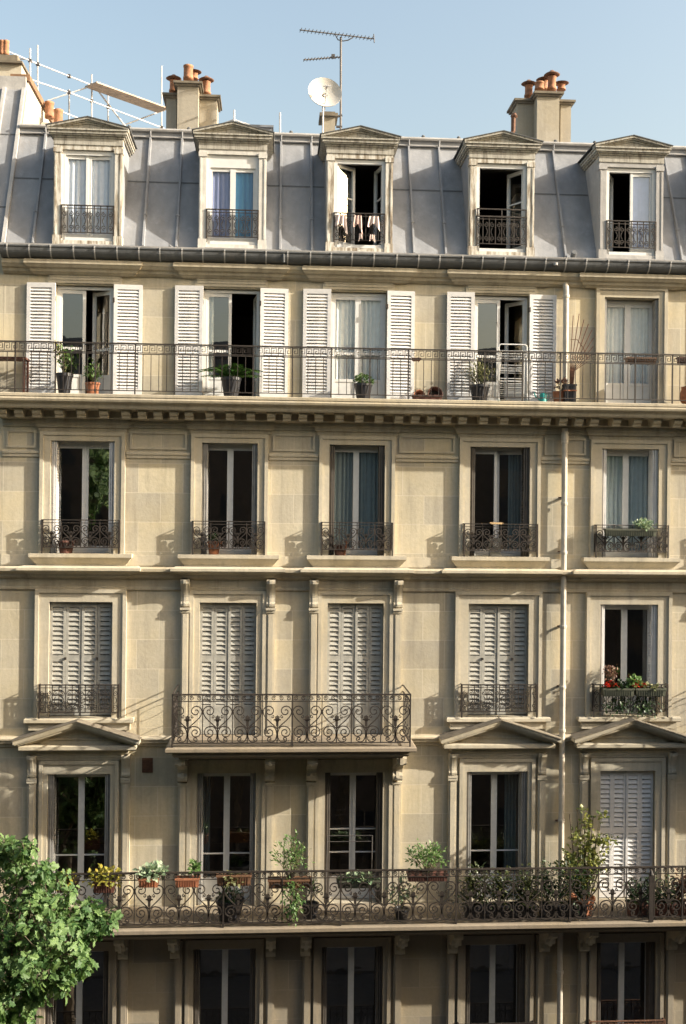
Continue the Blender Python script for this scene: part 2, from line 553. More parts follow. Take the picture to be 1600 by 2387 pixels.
for i, c in enumerate(CX):
    hi = (OP[4][i][1] - OP[4][i][0]) / 2
    surround(c, 0.87 if i in (0, 3, 4) else 0.80, hi, 15.19, 17.71, 17.525)
    # crown over the fourth floor heads
    hw = 0.90 if i in (0, 3, 4) else 0.84
    MB().mold(c - hw + .05, c + hw - .05, [(0.05, 17.71), (0.06, 17.78), (0.10, 17.80), (0.11, 17.86), (0.15, 17.90), (0.15, 17.96)]).build('window_crown', 'cornice', bld)
    MB().mold(c - 0.87 + .05, c + 0.87 - .05, [(0.09, 14.955), (0.10, 14.985), (0.13, 15.01), (0.19, 15.09), (0.215, 15.11), (0.225, 15.125), (0.225, 15.20)]).build('window_sill', 'trim', bld)
    hi = (OP[3][i][1] - OP[3][i][0]) / 2
    if i in (1, 2, 5):
        surround(c, 0.79, hi, 11.42, 14.45, 14.2)
    else:
        surround(c, 0.93, hi, 11.82, 14.46, 14.2)
        MB().mold(c - 0.93, c + 0.93, [(0.10, 11.56), (0.10, 11.70), (0.16, 11.71), (0.18, 11.73), (0.18, 11.79), (0.165, 11.815)]).build('window_sill', 'trim', bld)
    hi = (OP[2][i][1] - OP[2][i][0]) / 2
    surround(c, 0.81, hi, 7.88, 10.93, 10.65)
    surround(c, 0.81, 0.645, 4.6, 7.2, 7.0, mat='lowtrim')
    # shallow frame over the fifth floor windows
    if i == 4:
        surround(c, 0.78, 0.59, 18.43, 20.99, 20.76)
    else:
        b = MB()
        b.box(c - 0.76, c + 0.76, -0.035, 0.04, 20.79, 21.03)
        b.mold(c - 0.66, c + 0.66, [(0.035, 20.84), (0.05, 20.85), (0.05, 20.90), (0.065, 20.91), (0.065, 20.97), (0.08, 20.99), (0.08, 21.02)])
        b.box(c - 0.66, c - 0.59, -0.02, 0.04, 18.43, 20.79).box(c + 0.59, c + 0.66, -0.02, 0.04, 18.43, 20.79)
        b.build('window_surround', 'trim', bld)

# recessed panels and mouldings between the fourth floor windows, stone courses
edges4 = [XL] + [x for i, c in enumerate(CX) for x in (c - (0.87 if i in (0, 3, 4) else 0.80), c + (0.87 if i in (0, 3, 4) else 0.80))] + [XR]
for k in range(0, len(edges4), 2):
    a, b_ = edges4[k] + 0.02, edges4[k + 1] - 0.02
    if b_ - a < 0.3:
        continue
    b = MB()
    b.mold(a, b_, [(0.0, 17.17), (0.035, 17.19), (0.035, 17.24), (0.06, 17.26), (0.06, 17.30), (0.02, 17.315)], 0, 0)
    t = 0.045
    xa, xb, za, zb = a + 0.07, b_ - 0.07, 17.37, 17.74
    for (x0, x1, z0, z1) in ((xa, xb, za, za + t), (xa, xb, zb - t, zb), (xa, xa + t, za + t, zb - t), (xb - t, xb, za + t, zb - t)):
        b.box(x0, x1, -0.03, 0.04, z0, z1)
    b.mold(a, b_, [(0.0, 17.80), (0.04, 17.82), (0.04, 17.88), (0.07, 17.90), (0.07, 17.95)], 0, 0)
    b.build('wall_panel', 'trim', bld)
    MB().box(a - 0.02, b_ + 0.02, -0.022, 0.04, 14.955, 15.17).build('plinth_course', 'trim', bld)

# ---- cornice of the fifth floor balcony, with its modillions
cor = MB()
cor.mold(XL, XR, [(0.10, 17.955), (0.16, 17.97), (0.20, 18.00), (0.22, 18.13), (0.66, 18.135), (0.68, 18.16), (0.69, 18.20), (0.72, 18.235), (0.77, 18.25), (0.795, 18.27), (0.81, 18.31), (0.795, 18.35), (0.81, 18.36), (0.81, 18.41), (0.77, 18.425)], 0, 0)
cornice = cor.build('cornice', 'cornice', bld)
mod = MB()
mod.prismx([(-0.20, 18.135), (-0.56, 18.135), (-0.56, 18.07), (-0.535, 18.03), (-0.49, 18.01), (-0.47, 17.965), (-0.42, 17.95), (-0.37, 17.98), (-0.20, 17.99)], -0.085, 0.085)
mod.box(-0.105, 0.105, -0.575, -0.2, 18.11, 18.134)
mod_me = mod.mesh('modillion', 'cornice')
MX = [-5.43, -5.10, -4.75, -4.30, -3.86, -3.41, -2.97, -2.64, -2.32, -2.0, -1.69, -1.27, -0.86, -0.44, -0.02, 0.30, 0.63, 0.96, 1.38,
      1.79, 2.20, 2.61, 2.95, 3.28, 3.61, 3.94, 4.38, 4.81, 5.26, 5.70, 6.05, 6.39, 6.72, 7.19, 7.63, 8.05, 8.50, 8.86, 9.2, 9.6, 10.0, 10.4, 10.8]
for x in MX:
    link('modillion', mod_me, cornice, (x, 0, 0))

# ---- main cornice and gutter under the roof
pf = [(0.04, 20.955), (0.07, 20.98), (0.10, 21.00), (0.12, 21.05), (0.17, 21.075), (0.20, 21.12), (0.22, 21.14), (0.22, 21.21), (0.20, 21.23)]
b = MB()
b.mold(XL, XR, pf, 0, 0)
topc = b.build('cornice', 'cornice', bld)
for i, c in enumerate(CX):
    MB().mold(c - 0.93, c + 0.93, [(p + 0.05, z - 0.004 if j else z - 0.01) for j, (p, z) in enumerate(pf)]).build('cornice_break', 'cornice', topc)
gut = MB()
prof = [(-0.02, 21.235)]
for k in range(9):
    a = -math.pi / 2 - k * math.pi / 2 / 8
    prof.append((-0.20 + 0.20 * math.cos(a) * 1.0, 21.43 + 0.19 * math.sin(a)))
prof += [(-0.42, 21.44), (-0.42, 21.465), (-0.38, 21.47), (-0.36, 21.42), (-0.02, 21.36)]
gut.prismx(prof, XL, XR)
gutter = gut.build('gutter', 'zinc_dark', bld)
b = MB()
pp = []
for k in range(9):
    a = -math.pi / 2 - k * math.pi / 2 / 8
    pp.append((0, -0.20 + 0.215 * math.cos(a), 21.43 + 0.205 * math.sin(a)))
for (p, q) in zip(pp[:-1], pp[1:]):
    b.add([(-0.014, p[1], p[2]), (0.014, p[1], p[2]), (0.014, q[1], q[2]), (-0.014, q[1], q[2])], [(0, 1, 2, 3)])
b.box(-0.014, 0.014, -0.43, -0.40, 21.43, 21.475)
strap = b.mesh('gutter_strap', 'zinc_light')
x = XL + 0.15
while x < 11:
    link('gutter_strap', strap, gutter, (x, 0, 0))
    x += random.uniform(0.42, 0.48)
MB().prismx([(-0.40, 21.472), (-0.405, 21.50), (0.12, 21.62), (0.12, 21.57)], XL, XR).build('gutter_apron', 'zinc_light', bld)
MB().tube([at(662, 592, -.40), at(662, 600, -.42), at(662, 611, -.41)], 0.022, 6).build('gutter_joint', 'zinc_dark', gutter)

# ---- third floor window heads and stone courses
b = MB()
b.mold(XL, XR, [(0.03, 14.44), (0.05, 14.46), (0.05, 14.50), (0.03, 14.52), (0.03, 14.66), (0.06, 14.68), (0.14, 14.72), (0.16, 14.77), (0.20, 14.80), (0.30, 14.845), (0.305, 14.90), (0.24, 14.935)], 0, 0)
b.build('string_course', 'cornice', bld)
for i, c in enumerate(CX):
    wd = (0.83, 0.76, 0.76, 0.86, 0.90, 0.76)[i]
    MB().mold(c - wd, c + wd, [(0.06, 14.675), (0.10, 14.70), (0.17, 14.725), (0.19, 14.775), (0.25, 14.80), (0.40, 14.85), (0.415, 14.865), (0.415, 14.918), (0.33, 14.95)]).build('window_head', 'trim', bld)

def console(x, z0, z1, p0, p1, wd=0.18, name='console', parent=None):
    """scrolled stone bracket"""
    h = z1 - z0
    poly = [(0.03, z0), (-p0 * 0.6, z0), (-p0, z0 + 0.05 * h), (-p0 * 1.05, z0 + 0.14 * h), (-p0 * 0.85, z0 + 0.22 * h), (-p0 * 0.8, z0 + 0.36 * h)]
    for k in range(1, 7):
        f = k / 6
        poly.append((-(p0 * 0.8 + (p1 - p0 * 0.8) * f ** 1.6), z0 + h * (0.36 + 0.5 * f)))
    poly += [(-p1 * 1.02, z1 - 0.03), (-p1, z1), (0.03, z1)]
    b = MB()
    b.prismx(poly, x - wd / 2, x + wd / 2)
    b.prismx([(q * 1.06 - 0.012 if q < 0 else q, zz) for q, zz in poly[1:-1]] + [(0, z1), (0, z0)], x - wd / 6, x + wd / 6)
    b.box(x - wd / 2 - 0.015, x + wd / 2 + 0.015, -p0 - 0.015, 0.03, z0 - 0.05, z0 - 0.002)
    return b.build(name, 'trim', parent or bld)

def pilaster(x, z0, z1, p=0.085, wd=0.17, mat='trim'):
    b = MB()
    b.box(x - wd / 2, x + wd / 2, -p, 0.04, z0, z1)
    b.box(x - wd / 2 + 0.035, x + wd / 2 - 0.035, -p - 0.02, -p + 0.01, z0 + 0.06, z1 - 0.08)
    b.box(x - wd / 2 - 0.015, x + wd / 2 + 0.015, -p - 0.03, 0.04, z1 - 0.05, z1 - 0.001)
    return b.build('pilaster', mat, bld)

for i in (1, 2, 5):
    for s in (-1, 1):
        x = CX[i] + s * 0.885
        console(x, 14.10, 14.69, 0.13, 0.27)
        pilaster(x, 11.44, 14.045)

# floor line of the third floor, pediments of the second
b = MB()
b.mold(XL, XR, [(0.03, 11.20), (0.05, 11.22), (0.05, 11.27), (0.12, 11.30), (0.13, 11.36), (0.16, 11.37), (0.16, 11.40), (0.10, 11.43)], 0, 0)
b.build('string_course', 'cornice', bld)

def pediment(c):
    hw, p = 0.87, 0.30
    b = MB()
    b.mold(c - hw + 0.0, c + hw - 0.0, [(0.10, 11.05), (0.13, 11.08), (0.13, 11.14), (0.22, 11.165), (0.30, 11.185), (0.31, 11.20), (0.31, 11.265), (0.28, 11.28)])
    # tympanum
    b.prism([(c - hw, 11.27), (c + hw, 11.27), (c, 11.62)], -0.13, 0.04)
    # raking cornices, in three steps
    ex = c - hw - 0.34
    for (q, lo, hi) in ((0.22, 0.0, 0.10), (0.35, 0.055, 0.125), (0.41, 0.115, 0.185), (0.44, 0.165, 0.20)):
        b.prism([(c - hw - q * 0.9, 11.275 + lo * 0.35), (c, 11.60 + lo), (c, 11.60 + hi), (c - hw - q * 0.9, 11.275 + hi * 0.62)], -q, 0.035)
        b.prism([(c + hw + q * 0.9, 11.275 + lo * 0.35), (c + hw + q * 0.9, 11.275 + hi * 0.62), (c, 11.60 + hi), (c, 11.60 + lo)], -q, 0.034)
    o = b.build('pediment', 'trim', bld)
    b = MB()
    for s in (-1, 1):
        q = 0.47
        b.prism([(c + s * (hw + 0.40), 11.405), (c + s * 0.002, 11.802), (c + s * 0.002, 11.818), (c + s * (hw + 0.41), 11.418)], -q, 0.03 + 0.001 * s)
    b.build('flashing', 'cap', o)
    for s in (-1, 1):
        x = c + s * 0.955
        console(x, 10.58, 11.05, 0.10, 0.17, 0.17)
        pilaster(x, 7.9, 10.525, 0.075)
    MB().mold(c - 0.80, c + 0.80, [(0.06, 10.94), (0.07, 10.99), (0.09, 11.0), (0.09, 11.05)], 1, 1).build('frieze', 'trim', bld)

for i in (0, 3, 4):
    pediment(CX[i])
for i in (1, 2, 5):
    for s in (-1, 1):
        pilaster(CX[i] + s * 0.90, 7.9, 10.46, 0.08, 0.18)
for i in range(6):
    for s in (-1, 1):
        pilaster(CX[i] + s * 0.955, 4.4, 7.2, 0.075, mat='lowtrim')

# ------------------------------------------------------------------ wrought iron
def spiral(cx, cz, r, a0, turns, n=None, r_end=0.18):
    n = n or int(abs(turns) * 12) + 2
    return [(cx + r * (1 - (1 - r_end) * k / n) * math.cos(a0 + 2 * math.pi * turns * k / n),
             cz + r * (1 - (1 - r_end) * k / n) * math.sin(a0 + 2 * math.pi * turns * k / n)) for k in range(n + 1)]

def bez(p0, p1, p2, p3, n=9):
    out = []
    for k in range(n + 1):
        t = k / n
        u = 1 - t
        out.append(tuple(u ** 3 * a + 3 * u * u * t * b + 3 * u * t * t * c + t ** 3 * d for a, b, c, d in zip(p0, p1, p2, p3)))
    return out

def heart_module(b, x, wd, z0, z1, t, y=0, leaf=True):
    """one heart and scroll panel centred on x"""
    h = z1 - z0
    d = t * 1.2
    for s in (-1, 1):
        # big heart: from the stalk up to the shoulder, curling in
        rr = wd * 0.205
        cxs, czs = x + s * wd * 0.275, z0 + h * 0.76
        pts = bez((x + s * 0.006, z0 + h * 0.34), (x + s * wd * 0.18, z0 + h * 0.48), (x + s * wd * 0.48, z0 + h * 0.60), (cxs + s * rr, czs), 8)
        sp = spiral(cxs, czs, rr, 0 if s > 0 else math.pi, 1.35 * s)
        b.bar(pts + sp[1:], t, d, y)
        b.bar(spiral(cxs - s * rr * 0.55, czs - rr * 0.9, rr * 0.3, math.pi / 2, 1.0 * s, 8), t * 0.8, d, y)
        # lower C scrolls
        r2 = wd * 0.20
        c2x, c2z = x + s * wd * 0.265, z0 + h * 0.25
        pts = bez((x + s * 0.006, z0 + h * 0.16), (x + s * wd * 0.02, z0 + h * 0.34), (x + s * wd * 0.10, z0 + h * 0.42), (c2x, c2z + r2), 7)
        b.bar(pts + spiral(c2x, c2z, r2, math.pi / 2, -1.5 * s)[1:], t, d, y)
        r3 = wd * 0.15
        c3x, c3z = x + s * wd * 0.25, z0 + h * 0.085
        b.bar(bez((x + s * 0.006, z0 + h * 0.20), (x + s * wd * 0.03, z0 + h * 0.02), (x + s * wd * 0.16, z0 - h * 0.02), (c3x + s * r3 * .2, c3z - r3 * .5), 6) + spiral(c3x, c3z, r3 * 0.6, -math.pi / 2, 1.2 * s, 10)[1:], t, d, y)
        if leaf:
            b.bar([(x, z0 + h * 0.50), (x + s * wd * 0.07, z0 + h * 0.56), (x + s * wd * 0.12, z0 + h * 0.55)], t * 1.4, d, y)
            b.bar([(x, z0 + h * 0.46), (x + s * wd * 0.05, z0 + h * 0.60), (x + s * wd * 0.045, z0 + h * 0.64)], t * 1.4, d, y)
    b.bar([(x, z0), (x, z0 + h * 0.66)], t * 1.2, d, y)
    b.bar([(x, z0 + h * 0.40), (x, z0 + h * 0.52)], t * 2.6, d * 1.4, y)

def ret_bars(b, x, yA, yB, zs, t):
    """side return of a railing, running in depth"""
    for z in zs:
        b.box(x - t / 2, x + t / 2, yA, yB, z - t / 2, z + t / 2)

def balconet(hw, z0, h, p, parent, x, mat='iron', nmod=4, simple=False, dense=1.0):
    """small window railing; local origin under its middle on the sill"""
    t = 0.017
    b = MB()
    zb, zt = z0 + 0.12, z0 + h
    b.box(-hw, hw, -p - 0.02, -p + 0.02, zt - 0.018, zt)
    b.box(-hw, hw, -p - 0.01, -p + 0.01, zb, zb + 0.016)
    b.box(-hw, hw, -p - 0.008, -p + 0.008, zt - 0.075, zt - 0.062)
    mw = 2 * hw / nmod
    for k in range(nmod):
        xm = -hw + mw * (k + 0.5)
        if simple:
            b.bar([(xm, zb), (xm, zt)], t, t, -p)
            for s in (-1, 1):
                b.bar(spiral(xm + s * mw * 0.24, zt - 0.19, mw * 0.2, math.pi / 2, -1.3 * s), t * 0.8, t, -p)
                b.bar(spiral(xm + s * mw * 0.24, zb + 0.12, mw * 0.2, -math.pi / 2, 1.3 * s), t * 0.8, t, -p)
                b.bar(bez((xm + s * mw * 0.24, zt - 0.25), (xm + s * mw * .4, zt - .32), (xm + s * mw * .4, zb + .25), (xm + s * mw * 0.24, zb + 0.18), 6), t * .8, t, -p)
        else:
            heart_module(b, xm, mw, zb + 0.01, zt - 0.07, t, -p, leaf=True)
    for k in range(nmod + 1):
        xm = -hw + mw * k
        b.bar([(xm, z0 if k in (0, nmod) else zb), (xm, zt)], t * (1.7 if k in (0, nmod) else 1), t, -p)
    for s in (-1, 1):
        if p > 0.1:
            ret_bars(b, s * hw, -p, 0.0, (zt - 0.009, zb + 0.008, zt - 0.07), 0.016)
            b.bar([(s * hw, zb), (s * hw, zt)], t, t, -p / 2)
    return b.build('railing', mat, parent, (x, 0, 0))

def long_rail(name, parent, x0, x1, y, z0, z1, mod, mat='iron', returns=True, posts=None):
    """long balcony railing with hearts and a frieze of rings"""
    t = 0.019
    b = MB()
    b.box(x0, x1, y - 0.026, y + 0.026, z1 - 0.03, z1)
    zf = z1 - 0.15
    b.box(x0, x1, y - 0.01, y + 0.01, zf - 0.008, zf + 0.008)
    b.box(x0, x1, y - 0.012, y + 0.012, z0 + 0.075, z0 + 0.092)
    n = max(1, round((x1 - x0) / mod))
    mw = (x1 - x0) / n
    for k in range(n):
        xm = x0 + mw * (k + 0.5)
        heart_module(b, xm, mw, z0 + 0.09, zf, t, y)
        for q in (-0.375, -0.125, 0.125, 0.375):
            b.bar(spiral(xm + q * mw, zf + 0.06, 0.05, 0.6 if q < 0 else 2.5, 1.5 if q < 0 else -1.5, 12), t * 0.75, t, y)
    for k in range(n + 1):
        xm = x0 + mw * k
        big = k % 4 == 0 or k == n
        b.bar([(xm, z0 if big else z0 + 0.08), (xm, z1)], 0.03 if big else t, 0.03 if big else t, y)
        if big and k not in (0, n):
            b.bar([(xm, z0 + 0.02), (xm, z0 + 0.10)], 0.05, 0.05, y)
    if returns:
        for xe in (x0, x1):
            ret_bars(b, xe, y, 0.0, (z1 - 0.015, zf, z0 + 0.083), 0.022)
            m2 = max(1, round(-y / 0.5))
            for k in range(m2 * 4):
                yy = y * (1 - (k + 0.5) / (m2 * 4))
                b.bar([(xe, z0 + 0.08), (xe, zf)], 0.012, 0.012, yy)
            for k in range(m2 * 2):
                yy = y * (1 - (k + 0.5) / (m2 * 2))
                for (zz, rr) in ((zf - 0.2, 0.1), (z0 + 0.25, 0.1)):
                    b.tube([(xe, yy + rr * math.cos(a * 0.7), zz + rr * math.sin(a * 0.7)) for a in range(10)], 0.007, 4)
    return b.build(name, mat, parent)

# third floor balcony (two bays), its twin further along, and the running balcony of the second floor
def balcony3(x0, x1, wins):
    b = MB()
    b.mold(x0 + 1.16, x1 - 1.16, [(1.03, 11.16), (1.05, 11.20), (1.13, 11.22), (1.16, 11.26), (1.16, 11.31), (1.25, 11.33), (1.28, 11.345), (1.29, 11.355), (1.29, 11.415), (1.26, 11.435)], 1, 1)
    s = b.build('balcony', 'slab', bld)
    long_rail('railing', s, x0 + 0.0, x1 - 0.0, -1.21, 11.435, 12.49, 0.575, 'iron')
    for c in wins:
        for q in (-1, 1):
            xx = c + q * 0.90
            bb = MB()
            bb.prismx([(0.02, 10.50), (-0.16, 10.50), (-0.22, 10.54), (-0.23, 10.62), (-0.19, 10.68), (-0.22, 10.76), (-0.36, 10.86), (-0.60, 10.93), (-0.80, 10.97), (-0.88, 11.02), (-0.88, 11.12), (-0.84, 11.158), (0.02, 11.158)], xx - 0.10, xx + 0.10)
            bb.prismx([(-0.05, 10.58), (-0.245, 10.58), (-0.21, 10.70), (-0.245, 10.77), (-0.38, 10.84), (-0.62, 10.91), (-0.905, 11.0), (-0.905, 11.14), (-0.05, 11.14)], xx - 0.035, xx + 0.035)
            bb.build('bracket', 'trim', s)
    return s
balcony3(-1.90, 2.81, (CX[1], CX[2]))
balcony3(9.24, 13.6, (CX[5], 12.6))

b = MB()
b.mold(XL, XR, [(1.03, 7.60), (1.05, 7.64), (1.13, 7.66), (1.16, 7.70), (1.16, 7.76), (1.24, 7.775), (1.28, 7.79), (1.29, 7.80), (1.29, 7.865), (1.26, 7.885)], 0, 0)
b.box(XL, XR, -0.94, 0.04, 7.62, 7.66)
run2 = b.build('balcony', 'slab', bld)
long_rail('railing', run2, XL + 0.05, 14.2, -1.21, 7.885, 8.99, 0.585, 'iron', returns=False)
for xx in (-5.0, -2.95, -1.89, 0.08, 0.80, 2.78, 3.89, 5.85, 6.70, 8.6, 9.4, 11.2):
    bb = MB()
    bb.prismx([(0.02, 6.86), (-0.16, 6.86), (-0.22, 6.90), (-0.23, 6.98), (-0.20, 7.06), (-0.24, 7.14), (-0.38, 7.20), (-0.52, 7.22), (-0.60, 7.20), (-0.64, 7.26), (-0.66, 7.34), (-0.80, 7.40), (-0.86, 7.46), (-0.86, 7.56), (-0.82, 7.598), (0.02, 7.598)], xx - 0.10, xx + 0.10)
    bb.prismx([(-0.05, 6.95), (-0.25, 6.95), (-0.24, 7.10), (-0.40, 7.175), (-0.62, 7.17), (-0.69, 7.30), (-0.885, 7.46), (-0.885, 7.58), (-0.05, 7.58)], xx - 0.035, xx + 0.035)
    bb.build('bracket', 'trim', run2)

# fifth floor railing: greek key frieze over plain bars
b = MB()
YR = -0.72
b.box(XL + 0.02, 14.5, YR - 0.022, YR + 0.022, 19.435, 19.462)
b.box(XL + 0.02, 14.5, YR - 0.012, YR + 0.012, 19.235, 19.252)
b.box(XL + 0.02, 14.5, YR - 0.012, YR + 0.012, 18.495, 18.512)
pit, x, k = 0.1436, XL + 0.05, 0
zk0, zk1 = 19.262, 19.425
while x < 10.6:
    w_, h_ = pit, zk1 - zk0
    key = [(0, 1), (0.72, 1), (0.72, 0.30), (0.26, 0.30), (0.26, 0.66), (0.48, 0.66)]
    b.bar([(x + w_ * 0.06 + q * w_, zk0 + r_ * h_ * 0.9 + 0.008) for q, r_ in key], 0.0155, 0.012, YR)
    b.bar([(x + w_ * 0.06, zk1), (x + w_ * 0.06, zk0 + 0.008), (x + w_ * 1.06, zk0 + 0.008)], 0.0155, 0.012, YR)
    x += pit
x, k = XL + 0.1, 0
while x < 14.4:
    big = k % 5 == 2
    b.bar([(x, 18.42 if big else 18.5), (x, 19.45 if big else 19.24)], 0.026 if big else 0.013, 0.026 if big else 0.013, YR)
    x += 0.158
    k += 1
b.build('railing', 'iron', cornice)

# ------------------------------------------------------------------ windows
def leaf_frame(lw, h, s, mids, panel, st=0.062, thin=0.055):
    """one casement, hinged at x = 0, reaching s*lw"""
    b = MB()
    X = lambda a, c: (min(s * a, s * c), max(s * a, s * c))
    b.box(*X(0, st * 0.8), 0, 0.045, 0, h)
    b.box(*X(lw - st, lw), -0.012, 0.045, 0, h)
    b.box(*X(st * 0.8, lw - st), 0, 0.045, h - 0.075, h)
    b.box(*X(st * 0.8, lw - st), 0, 0.045, 0, 0.09)
    if panel:
        b.box(*X(st * 0.8, lw - st), 0.012, 0.035, 0.09, panel)
        b.box(*X(st * 0.8, lw - st), 0, 0.045, panel, panel + 0.06)
    for z in mids:
        b.box(*X(st * 0.8, lw - st), 0.004, 0.04, z, z + (0.028 if not panel else thin))
    g_ = MB()
    zz = panel + 0.06 if panel else 0.09
    a, c = X(st * 0.8, lw - st)
    g_.add([(a, 0.022, zz), (c, 0.022, zz), (c, 0.022, h - 0.075), (a, 0.022, h - 0.075)], [(0, 1, 2, 3)])
    return b, g_

def window(cx, z0, z1, hw, y, left=0, right=0, mids=(), panel=0, mat='white', name='window', parent=None, fr=0.05, thin=0.055, pane='glass'):
    b = MB()
    b.box(cx - hw, cx - hw + fr, y - 0.01, y + 0.06, z0, z1)
    b.box(cx + hw - fr, cx + hw, y - 0.01, y + 0.06, z0, z1)
    b.box(cx - hw + fr, cx + hw - fr, y - 0.01, y + 0.06, z1 - 0.06, z1)
    b.box(cx - hw + fr, cx + hw - fr, y - 0.02, y + 0.06, z0, z0 + 0.05)
    o = b.build(name, mat, parent or bld)
    host = o if parent is None else parent
    lw, h = hw - fr, z1 - z0 - 0.115
    for s, ang in ((1, left), (-1, right)):
        fb, gb = leaf_frame(lw, h, s, mids, panel, thin=thin)
        hx = cx - s * (hw - fr)
        yy = y + (0.002 if s > 0 else 0.004)
        fb.build('casement', mat, host, (hx, yy, z0 + 0.053), s * R(ang))
        gb.build('pane', pane, host, (hx, yy, z0 + 0.053), s * R(ang))
    return o

def louvre(b, x0, x1, y, th, z0, z1, pitch, fill=0.33):
    n = max(1, int((z1 - z0) / pitch))
    p = (z1 - z0) / n
    for k in range(n):
        z = z0 + p * (k + 0.5)
        d = th * 0.48
        e = p * fill
        b.add([(x0, y - d, z - e), (x1, y - d, z - e), (x1, y + d, z + e), (x0, y + d, z + e),
               (x0, y - d, z - e + 0.011), (x1, y - d, z - e + 0.011), (x1, y + d, z + e + 0.011), (x0, y + d, z + e + 0.011)],
              [(0, 3, 2, 1), (4, 5, 6, 7), (0, 1, 5, 4), (2, 3, 7, 6), (1, 2, 6, 5), (3, 0, 4, 7)])

def shutter_leaf(wd, z0, z1, mids, st, pitch, th=0.036, solid_to=None, bottom=0.12, fill=0.33):
    b = MB()
    b.box(0, st, -th / 2, th / 2, z0, z1)
    b.box(wd - st, wd, -th / 2, th / 2, z0, z1)
    b.box(st, wd - st, -th / 2, th / 2, z1 - 0.10, z1)
    b.box(st, wd - st, -th / 2, th / 2, z0, z0 + bottom)
    lo = z0 + bottom
    if solid_to:
        b.box(st, wd - st, -th / 3, th / 3, lo, solid_to)
        lo = solid_to
    cuts = [lo] + [q for m_ in mids for q in (m_ - 0.065, m_ + 0.065)] + [z1 - 0.10]
    for m_ in mids:
        b.box(st, wd - st, -th / 2, th / 2, m_ - 0.065, m_ + 0.065)
    for k in range(0, len(cuts), 2):
        louvre(b, st, wd - st, 0, th, cuts[k] + 0.006, cuts[k + 1] - 0.006, pitch, fill)
    return b

# fifth floor: french doors, open louvred shutters against the wall
spec5 = [dict(left=4, right=36), dict(left=3, right=82), dict(left=0, right=0), dict(left=2, right=52), dict(left=0, right=0), dict()]
sh5 = shutter_leaf(0.585, 18.50, 20.78, (19.50,), 0.075, 0.066, fill=0.40).mesh('shutter', 'shutter')
for i, c in enumerate(CX):
    o = window(c, 18.45, 20.74, 0.585, 0.10 if i != 4 else 0.22, mids=(0.93,) if i != 4 else (), panel=0.36 if i != 4 else 0.40, fr=0.06, pane='clear' if i in (2, 4) else 'glass', **spec5[i])
    if i in (0, 1, 2, 3, 5):
        for s in (-1, 1):
            l = link('shutter', sh5, o, (c + s * 0.885 - 0.2925 + 0.01, -0.055, random.uniform(-0.012, 0.008)), 0.0)
            l.rotation_euler = (0, 0, s * random.uniform(0.02, 0.07))
            b = MB()
            b.box(-0.02, 0.02, -0.06, 0.02, -0.05, 0.05)
            b.build('hinge', 'iron', o, (c + s * 0.60, -0.025, 20.45))
    else:
        for s in (-1, 1):
            b = MB()
            for k in range(2):
                b.box(c + s * (0.585 - 0.035 * k) - 0.016, c + s * (0.585 - 0.035 * k) + 0.016, -0.02 + 0.012 * k, 0.20, 18.47, 20.73)
            b.build('folded_shutter', 'mid_shutter', o)

def folded(o, c, hw, z0, z1, mat, louv=False, wl=0.04):
    for s in (-1, 1):
        b = MB()
        for k in range(3):
            xk = c + s * (hw - 0.022 - wl * k)
            if louv and k == 2:
                bb = shutter_leaf(0.24, z0, z1, ((z0 + z1) / 2,), 0.035, 0.06, 0.03)
                # turned so that the leaf lies along the jamb
                vs = [(xk + (0.0 if s > 0 else 0.0) + p[1], 0.005 + p[0] * 0.9, p[2]) for p in bb.v]
                b.add(vs, bb.f)
            else:
                b.box(xk - 0.014, xk + 0.014, 0.0 - 0.012 * (k == 1), 0.235, z0, z1)
        b.build('folded_shutter', mat, o)

# fourth floor
mats4 = [('shutter', True), ('mid_shutter', False), ('dark_shutter', False), ('dark_shutter', True), ('shutter', False), ('mid_shutter', False)]
for i, c in enumerate(CX):
    x0, x1, z0, z1 = OP[4][i]
    hw = (x1 - x0) / 2
    o = window(c, z0 + 0.005, z1, hw - 0.012, 0.255, left=(2, 0, 0, 0, 0, 0)[i], right=(3, 2, 0, 14, 0, 0)[i], mids=(0.62,) if i == 4 else (), pane='clear' if i in (2, 4) else 'glass')
    folded(o, c, hw, z0 + 0.01, z1 - 0.01, *mats4[i])
    balconet(0.78 if i in (0, 3, 4) else 0.74, z0, 0.70, 0.20, o, c)

# third floor
for i, c in enumerate(CX):
    x0, x1, z0, z1 = OP[3][i]
    hw = (x1 - x0) / 2
    o = window(c, z0 + 0.005, z1, hw - 0.012, 0.255, panel=0.3)
    if i == 4:
        folded(o, c, hw, z0 + 0.01, z1 - 0.01, 'shutter', True)
    else:
        lw = 2 * hw / 4
        me = shutter_leaf(lw - 0.006, z0 + 0.02, z1 - 0.015, (13.02,), 0.052, 0.094, 0.034, solid_to=(12.05 if i in (1, 2, 5) else None), fill=0.36).mesh('shutter', 'grey_shutter')
        for k in range(4):
            l = link('shutter', me, o, (x0 + lw * k + 0.003, 0.075 + 0.012 * (k % 2), 0))
            l.rotation_euler = (0, 0, random.uniform(-0.012, 0.012))
        if i in (0, 3):
            for k in (1, 3):
                MB().box(-0.02, 0.02, -0.03, 0.0, -0.025, 0.025).build('shutter_catch', 'iron', o, (x0 + lw * k, 0.055, 13.02))
    if i in (0, 3, 4):
        balconet(0.80, z0, 0.70, 0.20, o, c, simple=True, nmod=6)

